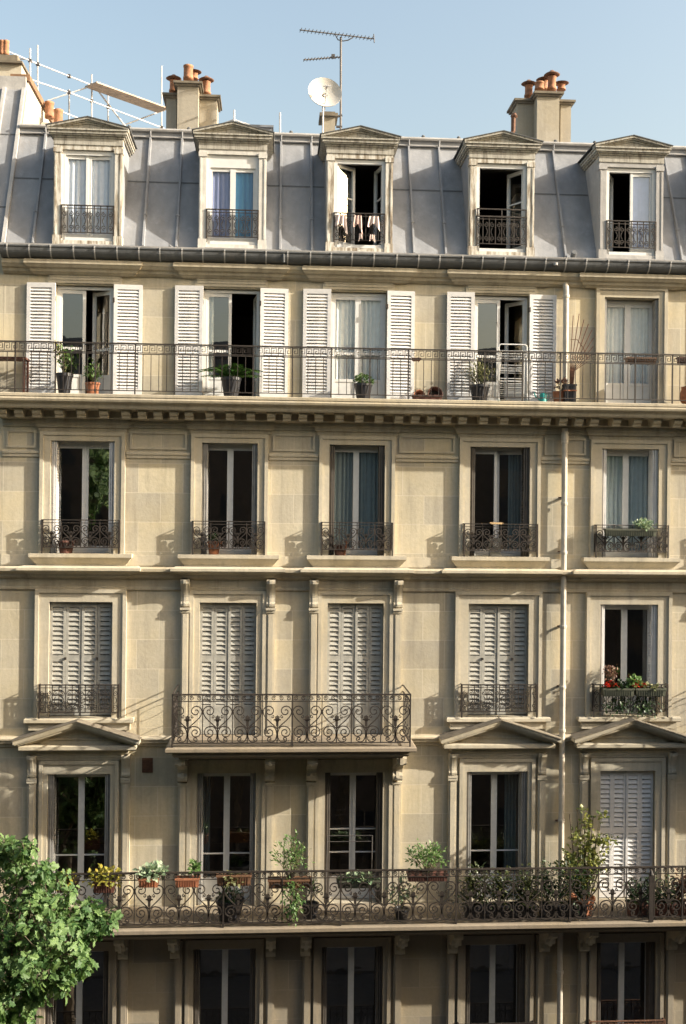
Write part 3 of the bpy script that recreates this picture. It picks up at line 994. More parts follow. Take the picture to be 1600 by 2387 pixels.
# second floor french windows
for i, c in enumerate(CX):
    x0, x1, z0, z1 = OP[2][i]
    hw = (x1 - x0) / 2
    o = window(c, z0 + 0.01, z1, hw - 0.012, 0.255, left=(0, 0, 3, 0, 0, 0)[i], right=(0, 2, 0, 0, 0, 0)[i], panel=0.35, mids=(0.91,) if i != 2 else (0.91, 1.40), fr=0.05, thin=0.024)
    if i == 4:
        lw = 2 * hw / 4
        me = shutter_leaf(lw - 0.006, z0 + 0.02, z1 - 0.015, (9.35,), 0.05, 0.094, 0.034, fill=0.36).mesh('shutter', 'shutter')
        for k in range(4):
            l = link('shutter', me, o, (x0 + lw * k + 0.003, 0.075 + 0.012 * (k % 2), 0))
            l.rotation_euler = (0, 0, random.uniform(-0.012, 0.012))
    else:
        folded(o, c, hw, z0 + 0.01, z1 - 0.01, ('mid_shutter', 'mid_shutter', 'dark_shutter', 'mid_shutter', '', 'mid_shutter')[i], i == 0)

# first floor windows, and plain shop openings at the ground
for i, c in enumerate(CX):
    x0, x1, z0, z1 = OP[1][i]
    o = window(c, z0 + 0.01, z1, 0.63, 0.255, panel=0.3, mids=())
    folded(o, c, 0.645, z0 + 0.01, z1 - 0.01, 'dark_shutter')
    balconet(0.80, z0, 0.80, 0.20, o, c, mat='rust' if i == 4 else 'iron', simple=True, nmod=6)
    window(c, 0.5, 3.5, 0.93, 0.2, mat='dark_shutter', name='shop_window')

# ------------------------------------------------------------------ mansard roof
def ry(z):
    return 0.10 + (z - 21.6) * 0.43
ZR = 24.30
b = MB()
def roof_quad(x0, x1, z0, z1):
    b.add([(x0, ry(z0), z0), (x1, ry(z0), z0), (x1, ry(z1), z1), (x0, ry(z1), z1)], [(0, 1, 2, 3)])
DHW = 0.68
xs = XL
DX = [c + d for c, d in zip(CX, (0.04, 0.0, 0.0, -0.01, -0.02, 0.0))]
for c in DX:
    roof_quad(xs, c - DHW, 21.58, ZR)
    roof_quad(c - DHW, c + DHW, 23.72, ZR)
    xs = c + DHW
roof_quad(xs, XR, 21.58, ZR)
yt = ry(ZR)
b.add([(XL, yt, ZR + 0.13), (XR, yt, ZR + 0.13), (XR, 6.5, 25.35), (XL, 6.5, 25.35), (XR, 12, 24.4), (XL, 12, 24.4)], [(0, 1, 2, 3), (3, 2, 4, 5)])
b.add([(XL, yt - 0.03, ZR - 0.02), (XR, yt - 0.03, ZR - 0.02), (XR, yt - 0.03, ZR + 0.13), (XL, yt - 0.03, ZR + 0.13), (XR, yt + .01, ZR + 0.13), (XL, yt + .01, ZR + 0.13)], [(0, 1, 2, 3), (3, 2, 4, 5)])
b.add([(XR, 0.1, 21.58), (XR, 12, 21.4), (XR, 12, 24.4), (XR, 6.5, 25.35), (XR, yt, ZR + 0.13)], [(0, 1, 2, 3, 4)])
roof = b.build('roof', 'zinc', bld)
b = MB()
b.tube([(XL, yt - 0.05, ZR + 0.155), (XR, yt - 0.05, ZR + 0.155)], 0.045, 8)
b.box(XL, XR, yt - 0.075, yt - 0.045, ZR - 0.005, ZR + 0.018)
b.build('ridge_roll', 'zinc_light', roof)
SEAM = [-4.99, -2.73, -2.04, 0.13, 0.80, 2.97, 3.65, 6.24, 8.80, 9.35, 11.3, 12.2, 13.2]
for x in SEAM:
    b = MB()
    z0, z1 = 21.60, ZR - 0.03
    nrm = Vector((0, -1, 0.43)).normalized() * 0.065
    wd = 0.028
    A0, A1 = Vector((x, ry(z0), z0)), Vector((x, ry(z1), z1))
    b.add([A0 + Vector((-wd, 0, 0)), A0 + Vector((wd, 0, 0)), A0 + Vector((wd * .7, 0, 0)) + nrm, A0 + Vector((-wd * .7, 0, 0)) + nrm,
           A1 + Vector((-wd, 0, 0)), A1 + Vector((wd, 0, 0)), A1 + Vector((wd * .7, 0, 0)) + nrm, A1 + Vector((-wd * .7, 0, 0)) + nrm],
          [(0, 1, 2, 3), (7, 6, 5, 4), (1, 5, 6, 2), (3, 2, 6, 7), (4, 0, 3, 7)])
    b.tube([A1 + nrm * 0.7, A1 + nrm * 1.1 + Vector((0, 0, 0.04)), A1 + Vector((0, -0.09, 0.15))], 0.02, 5)
    zc = 22.35
    b.box(x - 0.034, x + 0.034, ry(zc) - 0.085, ry(zc), zc, zc + 0.03)
    b.build('standing_seam', 'zinc', roof)
xs = XL
for c in DX + [XR + DHW]:
    z = 23.17
    b = MB()
    b.prismx([(ry(z), z), (ry(z) - 0.012, z - 0.004), (ry(z + 0.03) - 0.012, z + 0.024), (ry(z + 0.03), z + 0.03)], xs, c - DHW - 0.03)
    b.build('sheet_lap', 'zinc_dark', roof)
    xs = c + DHW + 0.03
for x in (-4.4, -3.2, -1.9, -0.2, 0.35, 1.2, 2.6, 3.3, 4.1, 5.4, 6.3, 7.2, 8.6):
    MB().lathe([(0.03, 0.0), (0.045, 0.03), (0.03, 0.06)], (x, yt - 0.02, ZR + 0.19), 8).build('ridge_clip', 'zinc_dark', roof)

# small things on the slope
pv = at(1336, 598, 0.05)
MB().tube([pv, pv + Vector((0.0, -0.12, 0.07))], 0.055, 10).build('vent_pipe', 'zinc_dark', roof)
MB().tube([at(396, 572, 0.02), at(412, 583, -0.25)], 0.022, 6).build('overflow_pipe', 'zinc_light', roof)
pv = at(1296, 618, -0.42)
MB().lathe([(0.045, 0.0), (0.045, 0.05)], pv, 10).build('gutter_plug', 'zinc_light', gutter)

# ---- dormers
DSPEC = [dict(left=2, right=3, mids=()), dict(left=0, right=0, mids=()), dict(left=34, right=76, mids=(1.02,)),
         dict(left=82, right=58, mids=(1.02,)), dict(left=62, right=0, mids=()), dict()]
DLABEL = ['dormer with flaking paint', 'dormer with white painted frame', 'dormer with flaking paint', 'dormer with flaking paint', 'dormer clad in grey zinc', '']
for i, c in enumerate(DX):
    pm = ('wornwood', 'old_white', 'wornwood', 'wornwood', 'zinc_light', 'old_white')[i]
    yf = -0.02
    hw, hi = 0.70, 0.545
    # body: the two jambs, base and frieze
    b = MB()
    for s in (-1, 1):
        xa, xb = sorted((c + s * hi, c + s * hw))
        b.box(xa, xb, yf, yf + 0.16, 21.62, 23.66)
        b.box(xa - 0.012, xb + 0.012, yf - 0.02, yf + 0.16, 21.56, 21.78)
        b.box(xa - 0.012, xb + 0.012, yf - 0.018, yf + 0.16, 23.50, 23.60)
        b.box(xa + 0.02 if s < 0 else xb - 0.05, xa + 0.05 if s < 0 else xb - 0.02, yf - 0.012, yf + 0.02, 21.8, 23.48)
    b.box(c - hi, c + hi, yf + 0.002, yf + 0.16, 21.55, 21.68)
    b.box(c - hi, c + hi, yf + 0.003, yf + 0.16, 23.56, 23.66)
    dorm = b.build('dormer', pm, bld)
    # frieze and cornice with returns running back to the slope
    b = MB()
    b.box(c - hw - 0.01, c + hw + 0.01, yf - 0.015, yf + 0.17, 23.66, 23.82)
    for (q, z0, z1) in ((0.035, 23.80, 23.84), (0.075, 23.84, 23.87), (0.10, 23.87, 23.93), (0.125, 23.93, 23.96)):
        b.box(c - hw - q, c + hw + q, yf - q, 1.05 + q * 0.1, z0 + 0.0005, z1)
    # pediment with a sunk field, under stepped rakes
    b.prism([(c - hw, 23.955), (c + hw, 23.955), (c, 24.13)], yf - 0.03, yf + 0.1)
    for (q, lo, hh) in ((0.06, -0.01, 0.035), (0.10, 0.03, 0.065), (0.13, 0.06, 0.10)):
        for s in (-1, 1):
            b.prism([(c + s * (hw + q), 23.958 + lo * 0.1), (c + s * 0.001, 24.10 + lo), (c + s * 0.001, 24.10 + hh), (c + s * (hw + q), 23.96 + hh * 0.45)], yf - q, yf + 0.12 + 0.001 * s)
    b.build('pediment', 'greywood', dorm)
    b = MB()
    for s in (-1, 1):
        b.prism([(c + s * (hw + 0.155), 24.003), (c + s * 0.0005, 24.202), (c + s * 0.0005, 24.218), (c + s * (hw + 0.16), 24.018)], yf - 0.145, 1.26 + 0.002 * s)
    b.build('dormer_roof', 'zinc_dark', dorm)
    # cheeks
    for s in (-1, 1):
        xa, xb = sorted((c + s * (hw - 0.03), c + s * (hw - 0.002)))
        b = MB()
        b.prismx([(yf + 0.1, 21.56), (ry(21.56) + 0.06, 21.56), (ry(23.85) + 0.06, 23.85), (yf + 0.1, 23.85)], xa, xb)
        b.build('cheek', 'zinc' if i != 4 else 'zinc_light', dorm)
    # lining behind the window so that the attic room closes
    b = MB()
    b.box(c - hi - 0.1, c + hi + 0.1, yf + 0.17, 1.0, 23.70, 23.74)
    b.build('lining', 'room', dorm)
    # flashing below
    MB().prismx([(yf - 0.03, 21.555), (yf - 0.03, 21.60), (yf + 0.1, 21.64), (yf + 0.1, 21.555)], c - hi, c + hi).build('flashing', 'zinc_light', dorm)
    # window
    b = MB()
    fo = 0.075
    z0, z1 = 21.68, 23.555
    b.box(c - hi, c - hi + fo, yf + 0.05, yf + 0.13, z0, z1).box(c + hi - fo, c + hi, yf + 0.05, yf + 0.13, z0, z1)
    b.box(c - hi + fo, c + hi - fo, yf + 0.05, yf + 0.13, z1 - (0.09 if i != 1 else 0.26), z1)
    b.box(c - hi + fo, c + hi - fo, yf + 0.03, yf + 0.13, z0, z0 + 0.07)
    b.build('window_frame', 'white', dorm)
    lw, h = hi - fo, z1 - z0 - (0.09 if i != 1 else 0.26) - 0.07
    sp = DSPEC[i]
    for s, ang in ((1, sp.get('left', 0)), (-1, sp.get('right', 0))):
        fb, gb = leaf_frame(lw, h, s, sp.get('mids', ()), 0, 0.055)
        L = (c - s * lw, yf + 0.075 + (0.002 if s > 0 else 0.004), z0 + 0.071)
        fb.build('casement', 'white', dorm, L, s * R(ang))
        gb.build('pane', 'clear' if i in (0, 1) else 'glass', dorm, L, s * R(ang))
    rl = balconet(0.535, 21.71, 0.70 if i != 3 else 0.72, 0.0, dorm, c, simple=True, nmod=4)
    rl.location.y = yf - 0.01
    if i == 3:
        b = MB()
        b.box(-0.54, 0.54, -0.012, 0.012, 22.56, 22.585).box(-0.54, 0.54, -0.014, 0.014, 22.40, 22.425)
        for xx in (-0.52, 0.0, 0.52):
            b.box(xx - 0.012, xx + 0.012, -0.01, 0.01, 22.42, 22.57)
        b.build('upper_rail', 'iron', dorm, (c, yf - 0.02, 0))
    dorm['label'] = DLABEL[i] if DLABEL[i] else 'dormer with white painted frame'

# ---- drainpipe
b = MB()
px = 6.19
b.tube([(px, -0.05, 21.02), (px, -0.14, 20.93), (px, -0.15, 20.85), (px, -0.15, 18.45)], 0.062, 12)
b.tube([(px, -0.15, 17.93), (px, -0.15, 0.2)], 0.062, 12)
b.lathe([(0.075, 0), (0.08, 0.04), (0.078, 0.14), (0.085, 0.17), (0.06, 0.2)], (px, -0.15, 17.66), 12)
for z in (20.70, 17.60, 16.3, 15.27, 13.7, 12.42, 11.5, 9.6, 8.2, 6.4, 5.0):
    b.lathe([(0.072, 0), (0.076, 0.015), (0.076, 0.05), (0.072, 0.065)], (px, -0.15, z), 12)
pipe = b.build('drainpipe', 'pipe', bld, smooth=False)
for z in (16.45, 15.30, 13.72, 12.45, 9.6):
    b = MB()
    b.box(px - 0.03, px + 0.03, -0.14, 0.03, z, z + 0.035)
    b.box(px - 0.11, px + 0.0, -0.1, -0.07, z + 0.005, z + 0.03)
    b.build('pipe_bracket', 'rust', pipe)
vq = at(344, 1784, 0)
b = MB()
b.box(vq.x - 0.11, vq.x + 0.11, -0.02, 0.03, vq.z - 0.15, vq.z + 0.15)
for k in range(7):
    b.box(vq.x - 0.09, vq.x + 0.09, -0.035, -0.015, vq.z - 0.13 + k * 0.04, vq.z - 0.11 + k * 0.04)
b.build('air_vent', 'rust', bld)

# ---- chimneys: a tall middle stack between two lower ones
def pot(kind):
    b = MB()
    if kind == 'plain':
        b.lathe([(0.15, 0), (0.15, 0.1), (0.14, 0.12), (0.135, 0.42), (0.15, 0.44), (0.15, 0.50), (0.12, 0.50), (0.11, 0.3)], n=14)
    else:
        b.lathe([(0.14, 0), (0.14, 0.06), (0.12, 0.10), (0.115, 0.34), (0.13, 0.36), (0.13, 0.38)], n=14)
        for k in range(6):
            a = k * math.pi / 3 + 0.01
            b.box(0.09 * math.cos(a) - 0.02, 0.09 * math.cos(a) + 0.02, 0.09 * math.sin(a) - 0.02, 0.09 * math.sin(a) + 0.02, 0.37, 0.43)
        b.lathe([(0.19, 0.42), (0.235, 0.44), (0.20, 0.47), (0.09, 0.53), (0.05, 0.57)], n=14, m=1)
    return b
pot_plain, pot_hat = pot('plain').mesh('chimney_pot', 'potlight', True), pot('hat').mesh('chimney_pot', ['potlight', 'pothat'], True)
YC = 2.6
def chimney(blocks, pots, mat, zb=23.6):
    root = None
    for (u0, u1, vt, dy, depth) in blocks:
        a, c_ = at(u0, vt, YC + dy), at(u1, vt, YC + dy)
        z = a.z
        b = MB()
        b.box(a.x, c_.x, YC + dy, YC + dy + depth, zb, z - 0.09)
        cp = MB()
        for (q, z0, z1) in ((0.05, z - 0.10, z - 0.05), (0.09, z - 0.0505, z)):
            cp.box(a.x - q, c_.x + q, YC + dy - q, YC + dy + depth + q, z0, z1)
        if root is None:
            root = b.build('chimney', mat, bld)
        else:
            b.build('flue_stack', mat, root)
        cp.build('chimney_cap', 'cap', root)
    for (u, v0, v1, dy, kind) in pots:
        a, c_ = at(u, v1, YC + dy), at(u, v0, YC + dy)
        me = pot_plain if kind == 'plain' else pot_hat
        o = link('chimney_pot', me, root, a)
        h = (c_.z - a.z) / (0.50 if kind == 'plain' else 0.57)
        o.scale = (min(1.25, max(0.8, h)),) * 2 + (h,)
    return root
chimney([(414, 463, 190, 0.0, 1.0), (388, 412, 218, 0.30, 0.7), (466, 506, 222, 0.35, 0.7)],
        [(439, 153, 186, 0.4, 'plain'), (405, 174, 214, 0.6, 'hat'), (481, 177, 219, 0.6, 'hat'), (452, 162, 185, 0.75, 'hat')], 'flue')
chimney([(1253, 1305, 214, 0.0, 1.0), (1207, 1251, 231, 0.35, 0.7), (1308, 1332, 234, 0.30, 0.7)],
        [(1233, 186, 226, 0.6, 'hat'), (1287, 164, 210, 0.35, 'hat'), (1268, 178, 210, 0.7, 'hat'), (1309, 189, 210, 0.8, 'hat'), (1258, 192, 210, 0.3, 'plain')], 'flue')
b = MB()
q = at(1197, 318, 2.2)
b.tube([q + Vector((-0.25, 0, -0.2)), q + Vector((-0.1, 0, 0.02)), q + Vector((0, 0, 0.12)), at(1198, 274, 2.2)], 0.05, 8)
b.lathe([(0.06, 0), (0.09, 0.03), (0.05, 0.10)], at(1199, 274, 2.2), 8)
b.build('flue_pipe', 'rust', roof)
# short stack behind the third dormer
q0, q1 = at(755, 318, 2.0), at(782, 272, 2.0)
b = MB()
b.box(q0.x, q1.x, 2.0, 2.5, 23.9, q1.z)
small = b.build('chimney', 'flue', bld)
MB().box(q0.x - 0.10, q1.x + 0.06, 1.93, 2.57, q1.z, q1.z + 0.07).build('chimney_cap', 'cap', small)
MB().box(q0.x - 0.02, q1.x + 0.0, 2.05, 2.4, q1.z + 0.07, q1.z + 0.14).build('chimney_cap', 'cap', small)
# low hatch on the flat of the roof behind the second dormer
q0, q1 = at(585, 296, 2.3), at(634, 297, 2.3)
MB().box(q0.x, q1.x, 2.3, 3.0, 24.2, q0.z).box(q0.x - .04, q1.x + .04, 2.26, 3.04, q0.z, q0.z + .05).build('roof_hatch', 'zinc', roof)

# ------------------------------------------------------------------ neighbours
nb = thing('neighbouring_building', 'taller zinc roofed building with a pale party wall, at the left edge of the photo', 'building', (XL - 6, 0, 0))
nl = Vector((XL - 6, 0, 0))
def nbox(mb_, name, mat, par=None):
    o = mb_.build(name, mat, par or nb, -nl)
    return o
b = MB()
wall_band(b, XL - 14, XL - 0.004, 0.14, 21.4, [])
nbox(b, 'wall', 'wall')
zt = 25.72
b = MB()
X1 = XL - 0.003
b.add([(XL - 14, 0.02, 21.45), (X1, 0.02, 21.45), (X1, 0.02 + (zt - 21.45) * 0.43, zt), (XL - 14, 0.02 + (zt - 21.45) * 0.43, zt)], [(0, 1, 2, 3)])
b.add([(XL - 14, 0.02 + (zt - 21.45) * 0.43, zt), (X1, 0.02 + (zt - 21.45) * 0.43, zt), (X1, 12, zt + 0.05), (XL - 14, 12, zt + 0.05)], [(0, 1, 2, 3)])
nroof = nbox(b, 'roof', 'zinc')
b = MB()
for xx in (XL - 0.035, XL - 0.46, XL - 1.2, XL - 1.9, XL - 2.6):
    z0, z1 = 21.5, zt - 0.25
    f = lambda z: 0.02 + (z - 21.45) * 0.43
    wd = 0.035
    b.add([(xx - wd, f(z0), z0), (xx + wd, f(z0), z0), (xx + wd, f(z0) - 0.08, z0), (xx - wd, f(z0) - 0.08, z0),
           (xx - wd, f(z1), z1), (xx + wd, f(z1), z1), (xx + wd, f(z1) - 0.08, z1), (xx - wd, f(z1) - 0.08, z1)],
          [(0, 1, 2, 3), (7, 6, 5, 4), (1, 5, 6, 2), (3, 2, 6, 7), (4, 0, 3, 7)])
o = b.build('standing_seam', 'zinc_light', nroof)
b = MB()
f = lambda z: 0.02 + (z - 21.45) * 0.43
for z in (22.45, 24.25):
    b.prismx([(f(z), z), (f(z) - 0.012, z), (f(z + .025) - 0.012, z + 0.025), (f(z + .025), z + 0.025)], XL - 0.42, XL - 0.07)
b.build('sheet_lap', 'zinc_dark', nroof)
b = MB()
b.box(XL - 14, XL - 0.002, f(zt) - 0.12, f(zt) + 0.1, zt - 0.28, zt + 0.02)
b.build('ridge_roll', 'zinc_light', nroof)
# party wall rising above our roof, with its coping
b = MB()
b.prismx([(f(21.6) + 0.12, 21.6), (12, 21.6), (12, zt - 0.15), (f(zt) + 0.02, zt - 0.05)], XL - 0.30, XL + 0.02)
pw = nbox(b, 'party_wall', 'pale')
b = MB()
b.prismx([(f(zt) - 0.05, zt - 0.04), (12, zt - 0.14), (12, zt + 0.02), (f(zt) - 0.05, zt + 0.10)], XL - 0.36, XL + 0.07)
b.build('coping', 'tilecope', pw)
q0, q1 = at(-60, 150, 2.4), at(50, 150, 2.4)
b = MB()
b.box(q0.x, q1.x, 2.4, 3.2, zt - 0.2, q1.z)
nch = nbox(b, 'chimney', 'pale')
b = MB()
zz = q1.z
b.box(q0.x - 0.05, q1.x + 0.04, 2.3, 3.3, zz, zz + 0.05).box(q0.x, q1.x - 0.08, 2.36, 3.2, zz + 0.05, zz + 0.2)
b.build('chimney_cap', 'cap', nch)
for u in (5, 14):
    a = at(u, 128, 2.6)
    o = link('chimney_pot', pot_plain, nch, a)
    o.scale = (0.5, 0.5, 0.66)
    a2 = at(u - 30, 128, 2.6)
    o = link('chimney_pot', pot_plain, nch, a2)
    o.scale = (0.5, 0.5, 0.66)
# low rear stack with two clay pots, standing at the party wall on our roof
b = MB()
q0, q1 = at(108, 270, 3.0), at(128, 270, 3.0)
b.box(q0.x - .1, q1.x + .12, 3.0, 3.6, 24.2, q0.z - 0.15)
rs = b.build('chimney', 'pale', bld)
for u, v0, v1, dy in ((115, 238, 275, 0.3), (136, 256, 296, 0.05)):
    a, c_ = at(u, v1, 3.0 + dy), at(u, v0, 3.0 + dy)
    o = link('chimney_pot', pot_plain, rs, a)
    o.scale = (0.75, 0.75, (c_.z - a.z) / 0.5)

# building across the street, behind the camera; its roof line shows in the panes
op = thing('opposite_building', 'dark brick building across the street, only a mirror image in the window panes', 'building', (0, -24, 0))
b = MB()
b.box(-60, 60, -12, 0, 0.14, 20.3)
b.build('wall', 'opposite', op)
MB().prismx([(0.0, 20.3), (0.25, 20.3), (0.25, 20.5), (-1.4, 23.8), (-6, 24.5), (-12, 23.5), (-12, 20.3)], -60, 60).build('roof', 'zinc_dark', op)
b = MB()
for z in (1.0, 4.6, 8.0, 11.4, 14.9, 18.2):
    for k in range(-13, 14):
        b.box(k * 3 + 0.9, k * 3 + 2.1, 0.001, 0.03, z, z + 2.1)
b.build('window', 'blackpot', op)['kind'] = 'stuff'

# ------------------------------------------------------------------ things on the roof
DY = 1.75
dc = at(756, 221, DY)
rad = 0.385
dish = thing('satellite_dish', 'round cream satellite dish on a thin mast beside the television antenna', 'satellite dish', at(753, 312, DY))
dl = Vector(dish.location)
b = MB()
b.tube([(0, 0.06, 0), (0, 0.06, dc.z - dl.z + 0.1)], 0.022, 8)
b.build('mast', 'steel', dish)
b = MB()
prof = [(rad * k / 8, 0.13 * (k / 8) ** 2) for k in range(9)]
n = 28
vs = [(0, 0, 0)]
for r_, z_ in prof[1:]:
    vs += [(r_ * math.cos(2 * math.pi * j / n), r_ * math.sin(2 * math.pi * j / n), z_) for j in range(n)]
fs = [(0, 1 + j, 1 + (j + 1) % n) for j in range(n)]
for i in range(len(prof) - 2):
    for j in range(n):
        fs.append((1 + i * n + j, 1 + i * n + (j + 1) % n, 1 + (i + 1) * n + (j + 1) % n, 1 + (i + 1) * n + j))
k0 = len(vs)
vs2 = [(x * 1.0, y_ * 1.0, z_ - 0.02) for x, y_, z_ in vs]
b.add(vs, fs)
b.add(vs2, [tuple(reversed(f_)) for f_ in fs])
o_ = 1 + (len(prof) - 2) * n
b.add([vs[o_ + j] for j in range(n)] + [vs2[o_ + j] for j in range(n)], [(j, (j + 1) % n, n + (j + 1) % n, n + j) for j in range(n)])
aim = Vector((0.14, -1.0, 0.30)).normalized()
me = b.mesh('reflector', 'dish', True)
o = link('reflector', me, dish, dc - dl + aim * -0.02)
o.rotation_euler = aim.to_track_quat('Z', 'Y').to_euler()
b = MB()
tipv = dc - dl + aim * 0.34 + Vector((0, 0, -0.02))
b.tube([Vector((0.03, -0.05, dc.z - dl.z - rad * 0.95)), tipv], 0.013, 6)
b.tube([tipv, tipv - aim * 0.1], 0.035, 8)
b.box(tipv.x - 0.09, tipv.x + 0.09, tipv.y - 0.02, tipv.y + 0.02, tipv.z - 0.015, tipv.z + 0.015)
b.build('feed_arm', 'steel', dish)

AY = 2.1
ab = at(795, 300, AY)
ant = thing('tv_antenna', 'tall dark television antenna with two horizontal booms on a mast above the roof', 'antenna', ab)
rel = lambda u, v, dy=0: at(u, v, AY + dy) - ab
b = MB()
b.tube([(0, 0, -0.5), rel(795, 86)], 0.026, 8)
b.tube([rel(784, 272), rel(798, 268)], 0.03, 6).tube([rel(784, 295), rel(798, 295)], 0.03, 6)
b.build('mast', 'antenna', ant)
def yagi(ua, va, ub, vb, n, half, gap):
    b = MB()
    A_, B_ = rel(ua, va, -0.25), rel(ub, vb, 0.1)
    b.tube([A_, B_], 0.016, 6)
    for k in range(n):
        p = A_.lerp(B_, (k + 0.3) / n)
        b.tube([p + Vector((0.02, -half, 0)), p + Vector((-0.02, half, 0.0))], 0.008, 5)
    return b
b = yagi(699, 69, 873, 90, 20, 0.11, 0)
e = rel(872, 90, 0.1)
for du, l in ((0, 0.13), (-12, 0.06), (-22, 0.05)):
    p = rel(872 + du, 90 + du * 0.12, 0.1)
    b.tube([p + Vector((0, -0.1, -l)), p + Vector((0, 0.05, l * (1 if du == 0 else 0.1)))], 0.013, 5)
b.tube([rel(782, 80), rel(788, 92), rel(800, 95), rel(812, 93), rel(824, 86)], 0.013, 5)
b.build('yagi_boom', 'antenna', ant)
b = yagi(708, 139, 797, 132, 12, 0.09, 0)
p = rel(778, 132, 0)
b.box(p.x - 0.05, p.x + 0.03, p.y - 0.04, p.y + 0.04, p.z - 0.03, p.z + 0.05)
b.build('yagi_boom', 'antenna', ant)

# scaffolding standing on the flat of the roof behind, running away to the right
SY0, SY1 = 4.2, 8.2
sc_base = at(70, 270, SY0)
scaf = thing('scaffolding', 'white tube scaffolding with a plank deck standing behind the roof at the left', 'scaffolding', (sc_base.x, SY0, 24.9))
sb = Vector(scaf.location)
def sp(u, v, y):
    return at(u, v, y) - sb
ff = lambda u: SY0 + (SY1 - SY0) * (u - 70) / (376 - 70)
b = MB()
for (u, v0, v1, dy) in ((70, 112, 260, 0), (88, 105, 260, 0.9), (214, 173, 300, 0), (161, 208, 300, 0.9), (252, 204, 300, 0.9), (377, 153, 305, 0)):
    y = ff(u) + dy
    MB().tube([sp(u, v0, y), sp(u, 330, y)], 0.022, 6).build('upright', 'steel', scaf)
b = MB()
def rail(pts, r=0.019, dy=0.03):
    MB().tube([sp(u, v, ff(u) + dy) for u, v in pts], r, 6).build('guard_rail', 'steel', scaf)
rail([(20, 120), (70, 141), (214, 198), (384, 258)])
rail([(60, 181), (158, 214), (377, 297), (392, 303)])
rail([(92, 240), (204, 283), (240, 297)])
parts('brace', 'steel', scaf, [MB().tube([sp(218, 197, ff(218)), sp(292, 294, ff(292) + 0.3)], 0.022, 6),
                               MB().tube([sp(108, 235, ff(108) + 0.9), sp(204, 203, ff(204) - 0.1)], 0.02, 6),
                               MB().tube([sp(276, 296, ff(276) + 0.8), sp(378, 258, ff(378))], 0.02, 6),
                               MB().tube([sp(30, 137, 4.4), sp(66, 137, 4.3)], 0.02, 6)])
b = MB()
for u, v in ((70, 141), (88, 149), (161, 177), (214, 198), (377, 255), (70, 185), (161, 215), (214, 235), (252, 249), (377, 297)):
    q = sp(u, v, ff(u) + 0.02)
    MB().box(q.x - 0.04, q.x + 0.04, q.y - 0.05, q.y + 0.05, q.z - 0.035, q.z + 0.035).build('coupler', 'antenna', scaf)
A0, A1 = sp(198, 203, ff(198)), sp(368, 263, ff(368))
dv = (A1 - A0).normalized()
side = Vector((0.55, -0.5, 0)).normalized() * 0.33
for off in (0, 1, 2):
    p0, p1 = A0 + side * (off / 2.0), A1 + side * (off / 2.0)
    wv = side * 0.47
    b.add([p0, p1, p1 + wv, p0 + wv] + [q + Vector((0, 0, 0.035)) for q in (p0, p1, p1 + wv, p0 + wv)],
          [(3, 2, 1, 0), (4, 5, 6, 7), (0, 1, 5, 4), (1, 2, 6, 5), (2, 3, 7, 6), (3, 0, 4, 7)])
b.build('plank_deck', 'plank', scaf)
scf2 = thing('scaffolding', 'thin scaffold tubes and sloping brace behind the roof, between second and third dormers', 'scaffolding', at(546, 330, 6.5))
s2 = Vector(scf2.location)
parts('upright', 'steel', scf2, [MB().tube([at(546, 256, 6.5) - s2, at(546, 330, 6.5) - s2], 0.025, 6),
                                 MB().tube([at(653, 262, 6.9) - s2, at(653, 330, 6.9) - s2], 0.025, 6)])
parts('brace', 'steel', scf2, [MB().tube([at(508, 291, 6.6) - s2, at(546, 278, 6.5) - s2, at(588, 296, 6.6) - s2], 0.018, 6),
                               MB().tube([at(546, 278, 6.55) - s2, at(660, 316, 6.8) - s2], 0.015, 6)])

# ------------------------------------------------------------------ plants
def rot_frame(d):
    d = d.normalized()
    a = d.orthogonal().normalized()
    return a, d.cross(a)

def leaf(b, p, d, up, l, wd, kind='oval', m=0, droop=0.15):
    """one leaf starting at p, pointing along d"""
    d = d.normalized()
    s = d.cross(up)
    if s.length < 1e-4:
        s = d.orthogonal()
    s.normalize()
    n = s.cross(d)
    if kind == 'oval':
        pts = [(0, 0), (0.3, 0.5), (0.65, 0.45), (1, 0), (0.65, -0.45), (0.3, -0.5)]
    elif kind == 'lobed':
        pts = [(0, 0.02), (0.12, 0.30), (0.30, 0.22), (0.38, 0.56), (0.56, 0.32), (0.78, 0.44), (0.84, 0.2), (1, 0), (0.84, -0.2), (0.78, -0.44), (0.56, -0.32), (0.38, -0.56), (0.30, -0.22), (0.12, -0.30), (0, -0.02)]
    elif kind == 'thin':
        pts = [(0, 0), (0.4, 0.5), (1, 0), (0.4, -0.5)]
    else:
        pts = [(0, 0.3), (0.4, 0.55), (0.8, 0.5), (1, 0.15), (1, -0.15), (0.8, -0.5), (0.4, -0.55), (0, -0.3)]
    vs = [p + d * (a * l) + s * (c * wd) - n * (droop * l * a * a) + n * (abs(c) * wd * 0.22) for a, c in pts]
    b.add(vs, [tuple(range(len(vs)))], m)

def rnd_dir(zmin=-1.0, zmax=1.0):
    while True:
        v = Vector((random.uniform(-1, 1), random.uniform(-1, 1), random.uniform(-1, 1)))
        if 0.05 < v.length < 1 and zmin <= v.z / v.length <= zmax:
            return v.normalized()

def pot_mesh(r0, r1, h, lip=0.015):
    return MB().lathe([(r0, 0), (r1, h * 0.86), (r1 + lip, h * 0.86), (r1 + lip, h), (r1 - 0.015, h), (r1 - 0.025, h * 0.86)], n=18)

